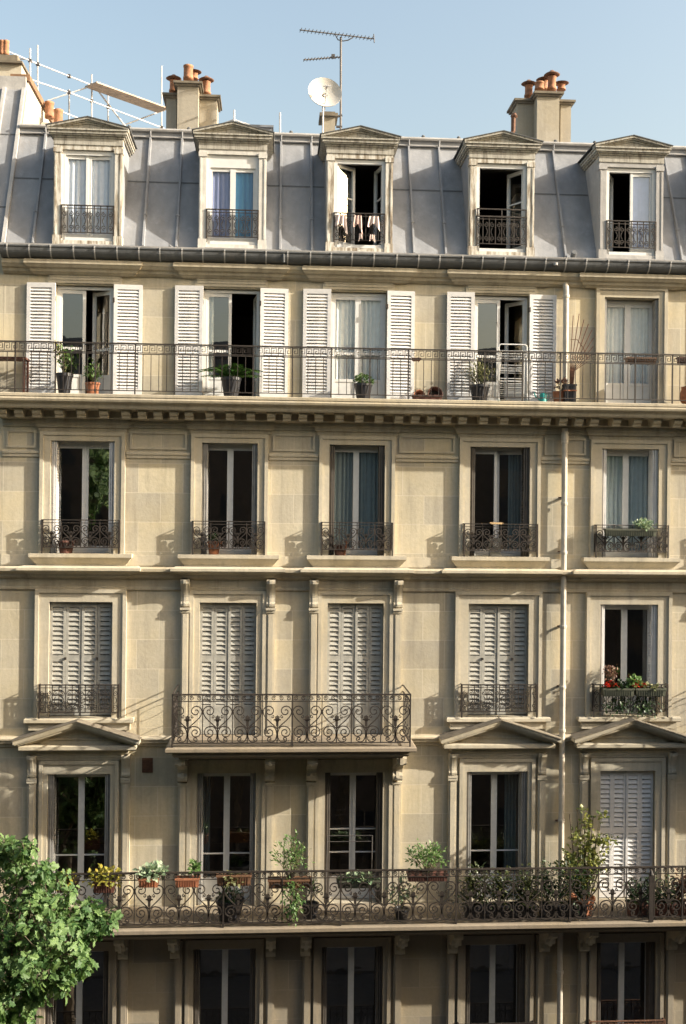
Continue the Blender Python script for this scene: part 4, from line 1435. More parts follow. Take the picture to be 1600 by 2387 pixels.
def box_mesh(wd, dp, h, ribs=True):
    b = MB()
    t = 0.02
    b.add([(-wd / 2 * .96, -dp / 2 * .9, 0), (wd / 2 * .96, -dp / 2 * .9, 0), (wd / 2 * .96, dp / 2 * .9, 0), (-wd / 2 * .96, dp / 2 * .9, 0),
           (-wd / 2, -dp / 2, h), (wd / 2, -dp / 2, h), (wd / 2, dp / 2, h), (-wd / 2, dp / 2, h)],
          [(0, 3, 2, 1), (4, 5, 6, 7), (0, 1, 5, 4), (1, 2, 6, 5), (2, 3, 7, 6), (3, 0, 4, 7)])
    for (x0, x1, y0, y1) in ((-wd / 2 - .012, wd / 2 + .012, -dp / 2 - .012, -dp / 2 + t), (-wd / 2 - .012, wd / 2 + .012, dp / 2 - t, dp / 2 + .012),
                             (-wd / 2 - .011, -wd / 2 + t, -dp / 2 + t, dp / 2 - t), (wd / 2 - t, wd / 2 + .011, -dp / 2 + t, dp / 2 - t)):
        b.box(x0, x1, y0, y1, h - 0.02, h + 0.018)
    if ribs:
        k = int(wd / 0.05)
        for j in range(1, k):
            x = -wd / 2 * .95 + wd * .95 * j / k
            b.box(x - 0.006, x + 0.006, -dp / 2 - 0.006, -dp / 2 + 0.01, 0.01, h - 0.02)
    return b

def bush(centre, rad, n, l, wd, kind='oval', shell=0.55, zmin=-0.6, stems=6, root=None, out=0.7, upb=0.25, droop=0.15):
    """leaf cloud with stems, returns (stems, leaves) meshes"""
    sb_, lb = MB(), MB()
    c = Vector(centre)
    rad = Vector(rad) if not isinstance(rad, (int, float)) else Vector((rad,) * 3)
    root = Vector(root) if root is not None else Vector((c.x, c.y, c.z - rad.z))
    tips = []
    for k in range(stems):
        d = rnd_dir(zmin * 0.5)
        e = c + Vector((d.x * rad.x, d.y * rad.y, d.z * rad.z)) * random.uniform(0.55, 0.95)
        mid = root.lerp(e, 0.5) + Vector((random.uniform(-.3, .3) * rad.x, random.uniform(-.3, .3) * rad.y, 0.1 * rad.z))
        sb_.tube([root, mid, e], 0.008, 5, r2=0.003)
        tips.append((root, mid, e))
    lumps = [rnd_dir(zmin) for _ in range(9)]
    for k in range(n):
        if random.random() < 0.35 and tips:
            r_, m_, e = random.choice(tips)
            t = random.uniform(0.35, 1.05)
            p = (r_ * (1 - t) ** 2 + m_ * 2 * t * (1 - t) + e * t * t)
            d = (p - root).normalized() + rnd_dir() * 0.8
            p = p + rnd_dir() * l * 0.5
        else:
            q = rnd_dir(zmin)
            f_ = random.uniform(shell, 1.0) * (0.75 + 0.35 * max(q.dot(u) for u in lumps) ** 3)
            p = c + Vector((q.x * rad.x, q.y * rad.y, q.z * rad.z)) * f_
            d = q * out + rnd_dir() * 0.7 + Vector((0, 0, upb))
        s_ = random.uniform(0.65, 1.2)
        leaf(lb, p, d, Vector((random.uniform(-.4, .4), random.uniform(-.7, .1), 1)), l * s_, wd * s_, kind, droop=droop)
    return sb_, lb

GRP5 = 'pots on the top balcony'
def potted(name, label, base, pot_o, potmat, plants, group=None, potname='pot', cat='potted plant'):
    o = thing(name, label, cat, base, group)
    pb = pot_o.build(potname, potmat, o, smooth=False)
    for (sb_, lb, lm) in plants:
        if sb_ is not None and sb_.v:
            sb_.build('stem', 'stem', o)
        if lb is not None and lb.v:
            lb.build('foliage', lm, o)
    return o

def onfloor(u, y, z):
    p = at(u, 1000, y)
    return Vector((p.x, y, z))
Z5 = 18.425
# lemon tree in a tall black pot
s1, l1 = bush((0.0, 0, 0.78), (0.24, 0.18, 0.26), 90, 0.085, 0.045, root=(0, 0, 0.36), shell=0.3, stems=8)
s1b, l1b = bush((-0.12, 0, 0.98), (0.14, 0.12, 0.14), 40, 0.075, 0.04, root=(0, 0, 0.5), shell=0.2, stems=4)
potted('potted_lemon_tree', 'spindly lemon tree in a tall black pot by the leftmost french door', onfloor(149, -0.40, Z5),
       pot_mesh(0.11, 0.165, 0.44), 'blackpot', [(s1, l1, 'leaf_mid'), (s1b, l1b, 'leaf_yellow')])
s1, l1 = bush((0, 0, 0.48), (0.19, 0.16, 0.26), 150, 0.085, 0.036, root=(0, 0, 0.22), shell=0.3)
potted('potted_shrub', 'bushy green shrub in a small terracotta pot on the top balcony', onfloor(215, -0.42, Z5), pot_mesh(0.11, 0.14, 0.26), 'terracotta', [(s1, l1, 'leaf_mid')])
# palm
pl, ps = MB(), MB()
for k in range(17):
    a = 2 * math.pi * k / 17 + random.uniform(-.15, .15)
    L = random.uniform(0.60, 0.80)
    el = random.uniform(0.15, 1.0)
    hd = Vector((math.cos(a), math.sin(a) * 0.5, 0))
    pts = []
    for j in range(9):
        t = j / 8
        pts.append(Vector((0, 0, 0.40)) + hd * (L * t * math.cos(el * 0.8)) + Vector((0, 0, L * math.sin(el) * (t * 1.1 - 0.75 * t * t))))
    ps.tube(pts, 0.008, 5, r2=0.003)
    for j in range(1, 9):
        for tt in (0, 0.5):
            if j == 8 and tt:
                continue
            p = pts[j] if not tt else pts[j].lerp(pts[j + 1], 0.5)
            dd = (pts[j] - pts[j - 1]).normalized()
            for s in (-1, 1):
                sd = dd.cross(Vector((0, 0, 1))).normalized() * s
                leaf(pl, p, dd * 0.75 + sd + Vector((0, 0, 0.1)), Vector((0, 0, 1)), 0.20 * (1.15 - j / 11), 0.032, 'thin', droop=0.25)
potted('potted_palm', 'spreading green palm in a dark tapered pot before the second french door', onfloor(538, -0.38, Z5), pot_mesh(0.14, 0.20, 0.42), 'blackpot', [(ps, pl, 'leaf_palm')], cat='potted palm')
s1, l1 = bush((0, 0, 0.38), (0.20, 0.18, 0.15), 260, 0.06, 0.04, shell=0.7, zmin=-0.2)
potted('potted_shrub', 'small clipped round green shrub in a dark pot at the middle of the top balcony', onfloor(846, -0.42, Z5), pot_mesh(0.13, 0.185, 0.34), 'blackpot', [(s1, l1, 'leaf_mid')])
s1, l1 = bush((0, 0, 0.60), (0.33, 0.26, 0.30), 330, 0.09, 0.024, root=(0, 0, 0.3), shell=0.25, stems=14, upb=0.5)
pm_ = pot_mesh(0.14, 0.195, 0.36)
for k in range(18):
    a = 2 * math.pi * k / 18
    pm_.tube([(0.142 * math.cos(a), 0.142 * math.sin(a), 0.02), (0.192 * math.cos(a), 0.192 * math.sin(a), 0.30)], 0.008, 4)
potted('potted_shrub', 'loose olive green shrub in a ribbed dark pot beside the white drying rack', onfloor(1118, -0.40, Z5), pm_, 'blackpot', [(s1, l1, 'leaf_olive')])
# two empty pots tipped against the wall
def bowl(name, label, base, r, mat, tilt):
    o = thing(name, label, 'pot', base)
    b = MB()
    b.lathe([(r * 0.72, -0.16), (r * 0.95, 0.0), (r, 0.02), (r * 0.9, 0.02), (r * 0.68, -0.13)], n=20)
    p = b.build('body', mat[0], o, (0, 0, r * 0.92), smooth=True)
    p.rotation_euler = (R(tilt), 0, 0)
    c = MB().lathe([(r * 0.66, -0.005), (r * 0.68, 0.0)], n=20).build('soil', mat[1], o, (0, 0, r * 0.92))
    c.rotation_euler = (R(tilt), 0, 0)
    c.location = Vector((0, 0, r * 0.92)) + Matrix.Rotation(R(tilt), 3, 'X') @ Vector((0, 0, -0.10))
    return o
bowl('flower_pot', 'reddish brown empty pot lying on its side on the top balcony', onfloor(977, -0.42, Z5), 0.125, ('terracotta', 'brownpot'), 78)
bowl('flower_pot', 'larger dark brown empty pot lying on its side next to a reddish one', onfloor(1014, -0.40, Z5), 0.165, ('brownpot', 'soil'), 80)
tr = thing('plant_trough', 'low brown trough in front of the two empty pots', 'planter', onfloor(995, -0.52, Z5))
box_mesh(0.60, 0.14, 0.10, False).build('body', 'brownpot', tr)

# drying rack
dr = thing('drying_rack', 'white folding laundry rack standing on the top balcony before the fourth french door', 'drying rack', onfloor(1196, -0.36, Z5))
b = MB()
hw_, H_ = 0.30, 1.24
arc = [(-hw_, 0, 0.0), (-hw_, 0.06, H_ - 0.06)] + [(-hw_ + 0.05 * (1 - math.cos(a)), 0.06, H_ - 0.06 + 0.06 * math.sin(a)) for a in (0.5, 1.0, 1.57)]
arc = arc + [(-x, y_, z_) for x, y_, z_ in reversed(arc)]
b.tube(arc, 0.013, 6)
b.tube([(-hw_ + 0.03, 0.22, 0), (-hw_ + 0.05, 0.07, H_ - 0.15), (hw_ - 0.05, 0.07, H_ - 0.15), (hw_ - 0.03, 0.22, 0)], 0.012, 6)
b.build('frame', 'white', dr)
b = MB()
for z in (1.10, 1.04, 0.99, 0.80, 0.72, 0.68, 0.52, 0.46, 0.38, 0.28, 0.2, 0.12):
    b.tube([(-hw_, 0.04, z), (hw_, 0.04, z)], 0.007, 5)
    b.tube([(-hw_ + 0.02, 0.16, z - 0.03), (hw_ - 0.02, 0.16, z - 0.03)], 0.006, 5)
b.build('rung', 'white', dr)
b = MB()
for s in (-1, 1):
    b.box(s * hw_ - 0.03, s * hw_ + 0.03, -0.03, 0.03, -0.0, 0.05)
b.build('foot', 'turq', dr)
wc = thing('watering_can', 'small turquoise watering can on the top balcony by the drainpipe', 'watering can', onfloor(1266, -0.42, Z5))
b = MB().lathe([(0.075, 0), (0.08, 0.02), (0.07, 0.19), (0.05, 0.21)], n=14)
b.tube([(-0.06, 0, 0.06), (-0.16, 0, 0.14), (-0.19, 0, 0.22)], 0.014, 6)
b.tube([(0.06, 0, 0.18), (0.12, 0, 0.20), (0.13, 0, 0.10), (0.07, 0, 0.05)], 0.009, 6)
b.build('body', 'turq', wc)
s1, l1 = bush((0.05, 0, 0.42), (0.14, 0.12, 0.16), 60, 0.10, 0.05, shell=0.2)
potted('potted_shrub', 'leafless looking brown plant in a terracotta pot standing against the drainpipe foot', onfloor(1303, -0.34, Z5), pot_mesh(0.10, 0.13, 0.26), 'terracotta', [(s1, l1, 'leaf_purple')])
dk = thing('crate', 'dark plastic crate with an orange rim standing beside the rusty fan trellis', 'crate', onfloor(1327, -0.46, Z5))
box_mesh(0.24, 0.22, 0.38).build('body', 'blackpot', dk)
MB().box(-0.13, 0.13, -0.125, 0.125, 0.25, 0.275).build('rim', 'terracotta', dk)
tv = onfloor(1326, -0.40, Z5)
fan = thing('fan_trellis', 'rusty fan shaped metal trellis of thin rods leaning by the drainpipe', 'trellis', tv)
b = MB()
for k in range(9):
    a = R(86 - k * 7.4)
    L = (1.86, 1.92, 1.84, 1.80, 1.74, 1.62, 1.48, 1.3, 1.12)[k]
    base_ = Vector((0.02 + 0.006 * k, 0, 0.15 + 0.0 * k))
    mid = Vector((0.02 + 0.012 * k, 0.0, 0.70))
    L2 = L - 0.7
    b.tube([base_, mid, mid + Vector((L2 * math.cos(a) * 0.72, 0.0, L2 * math.sin(a)))], 0.009, 5)
b.tube([(0.03, 0, 1.35), (0.16, -0.01, 1.36), (0.30, 0, 1.18), (0.40, 0, 0.95)], 0.008, 5)
b.tube([(0.03, 0, 0.95), (0.12, -0.01, 0.97), (0.22, 0, 0.86)], 0.008, 5)
b.build('rod', 'rust', fan)

# troughs hung inside the top railing
def hung(name, label, u, v, y, wd, dp, h, mat, plant=None, lm='leaf_mid', bracket=True):
    p = at(u, v, y)
    o = thing(name, label, 'planter', p)
    box_mesh(wd, dp, h).build('box', mat, o)
    if bracket:
        b = MB()
        for s in (-1, 1):
            b.tube([(s * wd * 0.3, -dp / 2 - 0.02, -0.012), (s * wd * 0.3, dp / 2 + 0.02, -0.012)], 0.008, 4)
        b.build('bracket', 'iron', o)
    for pl_ in (plant or []):
        sb_, lb, lm_ = pl_
        if sb_ is not None and sb_.v:
            sb_.build('stem', 'stem', o)
        lb.build('foliage' if not lm_.startswith('petal') else 'flower', lm_, o)
    return o
hung('planter_saucer', 'small round brown saucer hooked inside the top railing right of the third french door', 971, 841, -0.55, 0.16, 0.12, 0.04, 'terracotta')
hung('window_box', 'long dry brown trough hooked inside the top railing before the rightmost french door', 1494, 848, -0.54, 0.62, 0.17, 0.11, 'boxwood')
hung('window_box', 'brown trough at the far right end of the top railing', 1603, 848, -0.54, 0.40, 0.17, 0.12, 'brownpot')
tb = thing('side_table', 'small dark wooden table at the left end of the top balcony', 'table', onfloor(14, -0.36, Z5))
b = MB()
b.box(-0.42, 0.42, -0.2, 0.2, 0.70, 0.74)
b.build('tabletop', 'brownpot', tb)
for sx in (-0.38, 0.38):
    for sy in (-0.17, 0.17):
        MB().box(sx - 0.02, sx + 0.02, sy - 0.02, sy + 0.02, 0, 0.70).build('leg', 'brownpot', tb)
o = thing('flower_pot', 'round terracotta pot at the right end of the top balcony', 'pot', onfloor(1608, -0.4, Z5))
MB().lathe([(0.10, 0), (0.19, 0.10), (0.21, 0.24), (0.17, 0.36), (0.18, 0.40), (0.13, 0.40)], n=18).build('body', 'terracotta', o, smooth=True)

# fourth floor sills
Z4 = 15.205
def small_pot(u, label, r=0.13, h=0.24, mat='terracotta', plant=True, y=-0.04):
    o = thing('flower_pot', label, 'pot', onfloor(u, y, Z4))
    pot_mesh(r * 0.75, r, h).build('body', mat, o)
    if plant:
        s_, l_ = bush((0, 0, h + 0.07), (r, r * 0.8, 0.09), 40, 0.06, 0.03, shell=0.2)
        l_.build('foliage', 'leaf_dark', o)
    return o
small_pot(157, 'brown pot behind the scrolled railing of the leftmost window under the dentil cornice', 0.17, 0.26, 'brownpot', False)
small_pot(502, 'terracotta pot with dark plant behind the scrolled railing of the second window from left', 0.13, 0.26)
small_pot(795, 'dark pot beside an orange stick behind the scrolled railing of the middle window', 0.13, 0.22, 'brownpot', False)
o = thing('garden_stick', 'thin orange stick leaning behind the scrolled railing of the middle window', 'stick', onfloor(806, -0.10, Z4))
MB().tube([(0, 0, 0), (0.03, 0, 0.16), (0.045, 0.0, 0.32)], 0.018, 6).build('shaft', 'terracotta', o)
o = thing('wooden_tray', 'small light wooden tray lying on the scrolled railing of the fourth window', 'tray', at(1157, 1222, -0.20))
b = MB().box(-0.12, 0.12, -0.06, 0.06, 0.0, 0.02)
b.box(-0.12, 0.12, -0.06, -0.05, 0.02, 0.04).box(-0.12, 0.12, 0.05, 0.06, 0.02, 0.04)
b.build('body', 'tan', o)
o = thing('sill_box', 'pale wooden box standing behind the scrolled railing of the fourth window', 'box', onfloor(1157, -0.02, Z4))
b = MB()
for z in (0.0, 0.10, 0.20, 0.30):
    b.box(-0.11, 0.11, -0.07, 0.07, z, z + 0.09)
b.build('body', 'grey_shutter', o)
s1, l1 = bush((0.26, 0, 0.22), (0.30, 0.13, 0.16), 220, 0.075, 0.036, root=(0.26, 0, 0.08), shell=0.2, stems=10)
hung('window_box', 'long dark box with one green plant, on the scrolled railing right of the drainpipe', 1470, 1250, -0.26, 1.10, 0.16, 0.14, 'greybox', [(s1, l1, 'leaf_pale')])

# red geraniums of the third floor
def flowers(cx, n, rx, z):
    b = MB()
    for k in range(n):
        c = Vector((cx + random.uniform(-rx, rx), random.uniform(-.08, .04), z + random.uniform(-.05, .08)))
        for j in range(16):
            d = rnd_dir(-0.4)
            leaf(b, c + d * 0.025, d, Vector((0, 0, 1)), 0.045, 0.04, 'oval')
    return b
s1, l1 = bush((0, 0, 0.20), (0.32, 0.12, 0.12), 120, 0.07, 0.06, shell=0.2)
s2_, l2_ = bush((-0.12, 0.05, 0.45), (0.17, 0.13, 0.22), 150, 0.07, 0.03, root=(-0.12, 0, 0.12), shell=0.1, stems=12)
hung('window_box', 'mossy flower box with red geraniums and a bronze leaved plant at the open window', 1440, 1622, -0.27, 0.66, 0.20, 0.15, 'greybox',
     [(s1, l1, 'leaf_dark'), (s2_, l2_, 'leaf_purple'), (None, bush((0.1, 0.06, -0.22), (0.40, 0.09, 0.24), 260, 0.08, 0.035, root=(0.1, 0.05, 0.1), shell=0.05, stems=2, zmin=-1, upb=-0.5)[1], 'leaf_dark'), (None, flowers(-0.14, 8, 0.17, 0.22), 'petal_red')])
s1, l1 = bush((0, 0, 0.18), (0.34, 0.12, 0.10), 120, 0.07, 0.05, shell=0.2)
s2_, l2_ = bush((-0.36, 0.02, 0.26), (0.20, 0.13, 0.17), 110, 0.08, 0.07, root=(-0.3, 0, 0.12), shell=0.1, stems=8)
hung('window_box', 'mossy flower box with leafy geraniums and few red blooms at the open window', 1515, 1622, -0.27, 0.64, 0.20, 0.15, 'greybox',
     [(s1, l1, 'leaf_olive'), (s2_, l2_, 'leaf_mid'), (None, bush((-0.05, 0.06, -0.24), (0.36, 0.09, 0.24), 230, 0.08, 0.035, root=(0, 0.05, 0.1), shell=0.05, stems=2, zmin=-1, upb=-0.5)[1], 'leaf_dark'), (None, flowers(-0.02, 5, 0.33, 0.22), 'petal_red')])

# second floor balcony
Z2 = 7.89
YP = -1.08
s1, l1 = bush((0, 0, 0.26), (0.36, 0.24, 0.24), 320, 0.085, 0.05, shell=0.4, root=(0, 0, 0.1), stems=12, droop=0.3)
hung('window_box', 'box of yellow leaved plant on the lower balcony railing beside the tree', 244, 2078, YP - 0.05, 0.40, 0.22, 0.20, 'brownpot', [(s1, l1, 'leaf_yellow')])
s1, l1 = bush((0, 0, 0.2), (0.26, 0.2, 0.18), 130, 0.085, 0.05, shell=0.4, root=(0, 0, 0.1))
hung('window_box', 'box of yellow green plant half hidden behind the tree', 158, 2078, YP, 0.40, 0.2, 0.2, 'brownpot', [(s1, l1, 'leaf_yellow')])
s1, l1 = bush((0.05, 0, 0.27), (0.32, 0.2, 0.17), 210, 0.10, 0.07, shell=0.4, root=(0, 0, 0.1))
hung('window_box', 'terracotta box overflowing with blue green leaves on the lower balcony railing', 347, 2066, YP - 0.06, 0.38, 0.20, 0.16, 'terracotta', [(s1, l1, 'leaf_pale')])
s1, l1 = bush((0.14, 0, 0.32), (0.12, 0.12, 0.20), 70, 0.10, 0.06, shell=0.2, root=(0.14, 0, 0.1))
hung('window_box', 'terracotta box with one small upright plant on the lower balcony railing', 437, 2066, YP - 0.06, 0.46, 0.18, 0.16, 'terracotta', [(s1, l1, 'leaf_mid')])
s1, l1 = bush((-0.02, -0.05, 0.10), (0.30, 0.16, 0.15), 130, 0.09, 0.055, shell=0.3, root=(0, 0, 0.1), droop=0.4)
o = hung('window_box', 'wooden framed box with trailing green and red plants on the lower balcony railing', 546, 2062, YP - 0.04, 0.68, 0.22, 0.20, 'boxwood', [(s1, l1, 'leaf_olive')])
s1, l1 = bush((0.0, 0, 0.62), (0.42, 0.26, 0.45), 340, 0.085, 0.030, root=(0.0, 0, 0.1), shell=0.05, stems=26, upb=0.4, out=0.6)
s2_, l2_ = bush((0.05, -0.16, -0.28), (0.28, 0.10, 0.52), 230, 0.085, 0.034, root=(0.0, -0.05, 0.1), shell=0.05, stems=16, zmin=-1, upb=-0.7, out=0.3)
hung('window_box', 'box with a tall feathery plant that also trails below the lower balcony railing', 676, 2068, YP - 0.02, 0.86, 0.20, 0.16, 'boxwood', [(s1, l1, 'leaf_mid'), (s2_, l2_, 'leaf_mid')])
s1, l1 = bush((0, 0, 0.17), (0.42, 0.13, 0.10), 190, 0.09, 0.07, shell=0.3, root=(0, 0, 0.1))
hung('window_box', 'long grey box of white edged leaves on the lower balcony before the metal frame', 836, 2068, YP - 0.0, 0.86, 0.18, 0.14, 'greybox', [(s1, l1, 'leaf_pale')])
s1, l1 = bush((-0.02, 0, 0.46), (0.46, 0.28, 0.36), 420, 0.085, 0.034, root=(0, 0, 0.1), shell=0.1, stems=26, upb=0.35)
hung('window_box', 'dark box with a dense spray of light green foliage on the lower balcony railing', 996, 2052, YP - 0.02, 0.80, 0.2, 0.14, 'brownpot', [(s1, l1, 'leaf_mid')])
s1, l1 = bush((0, 0, 0.5), (0.30, 0.12, 0.40), 170, 0.10, 0.035, root=(0, 0, 0.2), shell=0.1, stems=12, upb=0.1)
potted('potted_shrub', 'pale fern like plant low behind the lower railing beneath the feathery spray box', onfloor(948, -0.92, Z2), pot_mesh(0.11, 0.15, 0.22), 'blackpot', [(s1, l1, 'leaf_pale')])
def hedge(name, label, x, hw_, top, n, mat, boxm, kind='oval', droop=0.4):
    o = thing(name, label, 'planter', (x, -0.92, Z2))
    box_mesh(hw_ * 1.9, 0.24, 0.26).build('box', boxm, o)
    st_, lv_ = MB(), MB()
    for q in range(3):
        cx_ = hw_ * (q - 1) * 0.66
        s1, l1 = bush((cx_, -0.02, top * random.uniform(0.52, 0.58)), (hw_ * 0.46, 0.20, top * random.uniform(0.42, 0.52)), n // 3, 0.10, 0.042, kind, root=(cx_, 0, 0.2), shell=0.1, stems=14, upb=0.15, zmin=-0.95, droop=droop)
        st_.add(s1.v, s1.f)
        lv_.add(l1.v, l1.f)
    st_.build('stem', 'stem', o)
    lv_.build('foliage', mat, o)
    return o
hedge('hedge_trough', 'trough of dark drooping leaves behind the lower railing at the fourth window', 4.72, 0.78, 1.08, 1300, 'leaf_hedge', 'blackpot')
hedge('hedge_trough', 'dense dark shrubs in a trough between the drooping leaves and the tall climbing shrub', 6.02, 0.50, 1.22, 760, 'leaf_dark', 'blackpot', 'thin')
hedge('hedge_trough', 'trough of low dark shrubs behind the lower railing beneath the closed grey shutters', 7.85, 0.50, 0.85, 520, 'leaf_dark', 'brownpot')
hedge('hedge_trough', 'trough of bronze and olive shrubs right of the dark iron post', 8.75, 0.42, 1.0, 620, 'leaf_purple', 'brownpot')
# tall climbing shrub on stakes
o = thing('potted_climber', 'tall climbing shrub with yellow green leaves tied to thin stakes on the lower balcony', 'potted plant', onfloor(1368, -0.80, Z2))
pot_mesh(0.18, 0.25, 0.36).build('pot', 'terracotta', o)
b = MB()
for (dx, dz, lean) in ((-0.18, 2.05, -0.10), (-0.10, 2.15, -0.02), (0.0, 1.9, 0.04), (0.10, 2.0, 0.12)):
    b.tube([(dx * 0.5, 0, 0.2), (dx + lean, 0.02, dz)], 0.010, 5)
b.build('stake', 'bark', o)
sall, lall = MB(), MB()
for (cx_, cz_, rx, rz_, n) in ((-0.30, 1.02, 0.26, 0.36, 190), (0.05, 1.30, 0.22, 0.34, 150), (0.32, 1.45, 0.24, 0.22, 110), (0.10, 1.85, 0.16, 0.16, 60), (0.55, 1.50, 0.20, 0.10, 40), (0.42, 2.0, 0.12, 0.10, 26),
                               (0.20, 0.95, 0.30, 0.36, 200), (-0.05, 0.65, 0.36, 0.30, 200), (0.02, 2.10, 0.08, 0.10, 14), (-0.12, 1.55, 0.14, 0.22, 50)):
    s1, l1 = bush((cx_, 0, cz_), (rx, 0.18, rz_), n, 0.095, 0.055, root=(cx_ * 0.3, 0, 0.36), shell=0.1, stems=4)
    sall.add(s1.v, s1.f)
    lall.add(l1.v, l1.f)
sall.build('stem', 'stem', o)
lall.build('foliage', 'leaf_climber', o)
s1, l1 = bush((0, 0, 0.42), (0.26, 0.16, 0.18), 90, 0.12, 0.05, root=(0, 0, 0.25), shell=0.15, stems=8)
potted('potted_shrub', 'low shrub in a black pot on the lower balcony under the wooden framed box', onfloor(548, -0.80, Z2), pot_mesh(0.2, 0.28, 0.42), 'blackpot', [(s1, l1, 'leaf_dark')])
s1, l1 = bush((0, 0, 0.55), (0.20, 0.16, 0.26), 70, 0.16, 0.035, root=(0, 0, 0.25), shell=0.1, stems=6, kind='thin')
potted('potted_shrub', 'spiky dark plant in a black pot right of the trailing feathery plant', onfloor(735, -0.74, Z2), pot_mesh(0.13, 0.17, 0.28), 'blackpot', [(s1, l1, 'leaf_dark')])
# metal frame leaning before the third window
o = thing('metal_frame', 'thin grey metal folding frame standing before the third window of the lower balcony', 'metal frame', onfloor(826, -0.72, Z2))
b = MB()
b.tube([(-0.50, 0, 0.05), (-0.46, 0.05, 1.62)], 0.010, 6).tube([(0.44, 0, 0.05), (0.46, 0.05, 1.62)], 0.010, 6)
b.tube([(-0.50, -0.25, 0.0), (-0.46, 0.0, 0.10), (0.40, 0, 0.10), (0.46, -0.25, 0.0)], 0.010, 6)
b.build('frame', 'antenna', o)
b = MB()
for z in (1.62, 1.50):
    b.tube([(-0.46, 0.05, z), (0.46, 0.05, z)], 0.007, 5)
b.build('crossbar', 'antenna', o)
# iron post dividing the balcony at the right
o = thing('partition_post', 'dark iron post dividing the lower balcony in front of the closed grey shutters', 'post', onfloor(1528, -1.265, Z2))
b = MB()
b.box(-0.045, 0.045, -0.02, 0.02, 0.0, 0.95).lathe([(0.05, 0.95), (0.03, 1.0), (0.0, 1.06)], n=10)
b.build('shaft', 'iron', o)

# ------------------------------------------------------------------ curtains and washing
def curtain(label, x0, x1, z0, z1, y, mat, folds=9, amp=0.03):
    p = Vector(((x0 + x1) / 2, y, z0))
    b = MB()
    n = folds * 6
    ph = random.uniform(0, 6)
    row = []
    for zz, k_ in ((0.0, 1.15), ((z1 - z0) * 0.5, 1.0), (z1 - z0, 0.7)):
        row.append([((x1 - x0) * (j / n - 0.5), amp * k_ * (math.sin(ph + j / n * folds * 6.283) + 0.5 * math.sin(ph * 2 + j / n * folds * 2.7 * 3)), zz) for j in range(n + 1)])
    vs = [q for r_ in row for q in r_]
    fs = [(i * (n + 1) + j, i * (n + 1) + j + 1, (i + 1) * (n + 1) + j + 1, (i + 1) * (n + 1) + j) for i in range(2) for j in range(n)]
    b.add(vs, fs)
    o = b.build('curtain', mat, None, p, smooth=True)
    return tag(o, label, 'curtain')
zd0, zd1 = 21.76, 23.46
curtain('pale blue sheer curtain behind the ajar window of the leftmost dormer', DX[0] - 0.46, DX[0] + 0.46, zd0, zd1, 0.125, 'cur_blue', 8, 0.016)
curtain('mauve blue curtain behind the left pane of the white framed dormer', DX[1] - 0.46, DX[1] - 0.02, zd0, 23.28, 0.12, 'cur_mauve', 4, 0.014)
curtain('deep blue curtain behind the right pane of the white framed dormer', DX[1] + 0.02, DX[1] + 0.46, zd0, 23.28, 0.12, 'cur_deep', 4, 0.014)
curtain('flat lavender sheet for sky reflection behind the closed right pane of the zinc clad dormer', DX[4] + 0.02, DX[4] + 0.46, zd0, zd1, 0.115, 'sky_lav', 3, 0.003)
curtain('white net curtain behind the left pane of the closed middle french door', CX[2] - 0.52, CX[2] - 0.02, 18.6, 20.66, 0.18, 'cur_white', 5, 0.02)
curtain('white net curtain behind the right pane of the closed middle french door', CX[2] + 0.02, CX[2] + 0.52, 18.6, 20.66, 0.18, 'cur_white', 5, 0.02)
curtain('white net curtain behind the left pane of the rightmost french door', CX[4] - 0.52, CX[4] - 0.02, 18.6, 20.66, 0.30, 'cur_white', 5, 0.02)
curtain('white net curtain behind the right pane of the rightmost french door', CX[4] + 0.02, CX[4] + 0.52, 18.6, 20.66, 0.30, 'cur_white', 5, 0.02)
curtain('narrow white curtain in the half open french door behind the palm', CX[1] - 0.52, CX[1] - 0.38, 18.6, 20.66, 0.24, 'cur_white', 2)
curtain('dull grey curtain across the middle window under the dentil cornice', CX[2] - 0.52, CX[2] + 0.52, 15.3, 17.45, 0.34, 'cur_dim', 11, 0.02)
curtain('dull grey curtain at the right side of the fourth window under the dentil cornice', CX[3] + 0.28, CX[3] + 0.56, 15.3, 17.45, 0.42, 'cur_dim', 4)
curtain('pale curtain across the window right of the drainpipe, under the dentil cornice', CX[4] - 0.54, CX[4] + 0.54, 15.3, 17.45, 0.34, 'cur_mid', 10, 0.02)
curtain('dull grey curtain gathered at the right of the fourth window over the lower balcony', CX[3] + 0.30, CX[3] + 0.56, 8.0, 10.6, 0.60, 'cur_dim', 4)
curtain('dim narrow curtain at the left of the second window over the lower balcony', CX[1] - 0.52, CX[1] - 0.36, 8.0, 10.6, 0.60, 'cur_dim', 3)

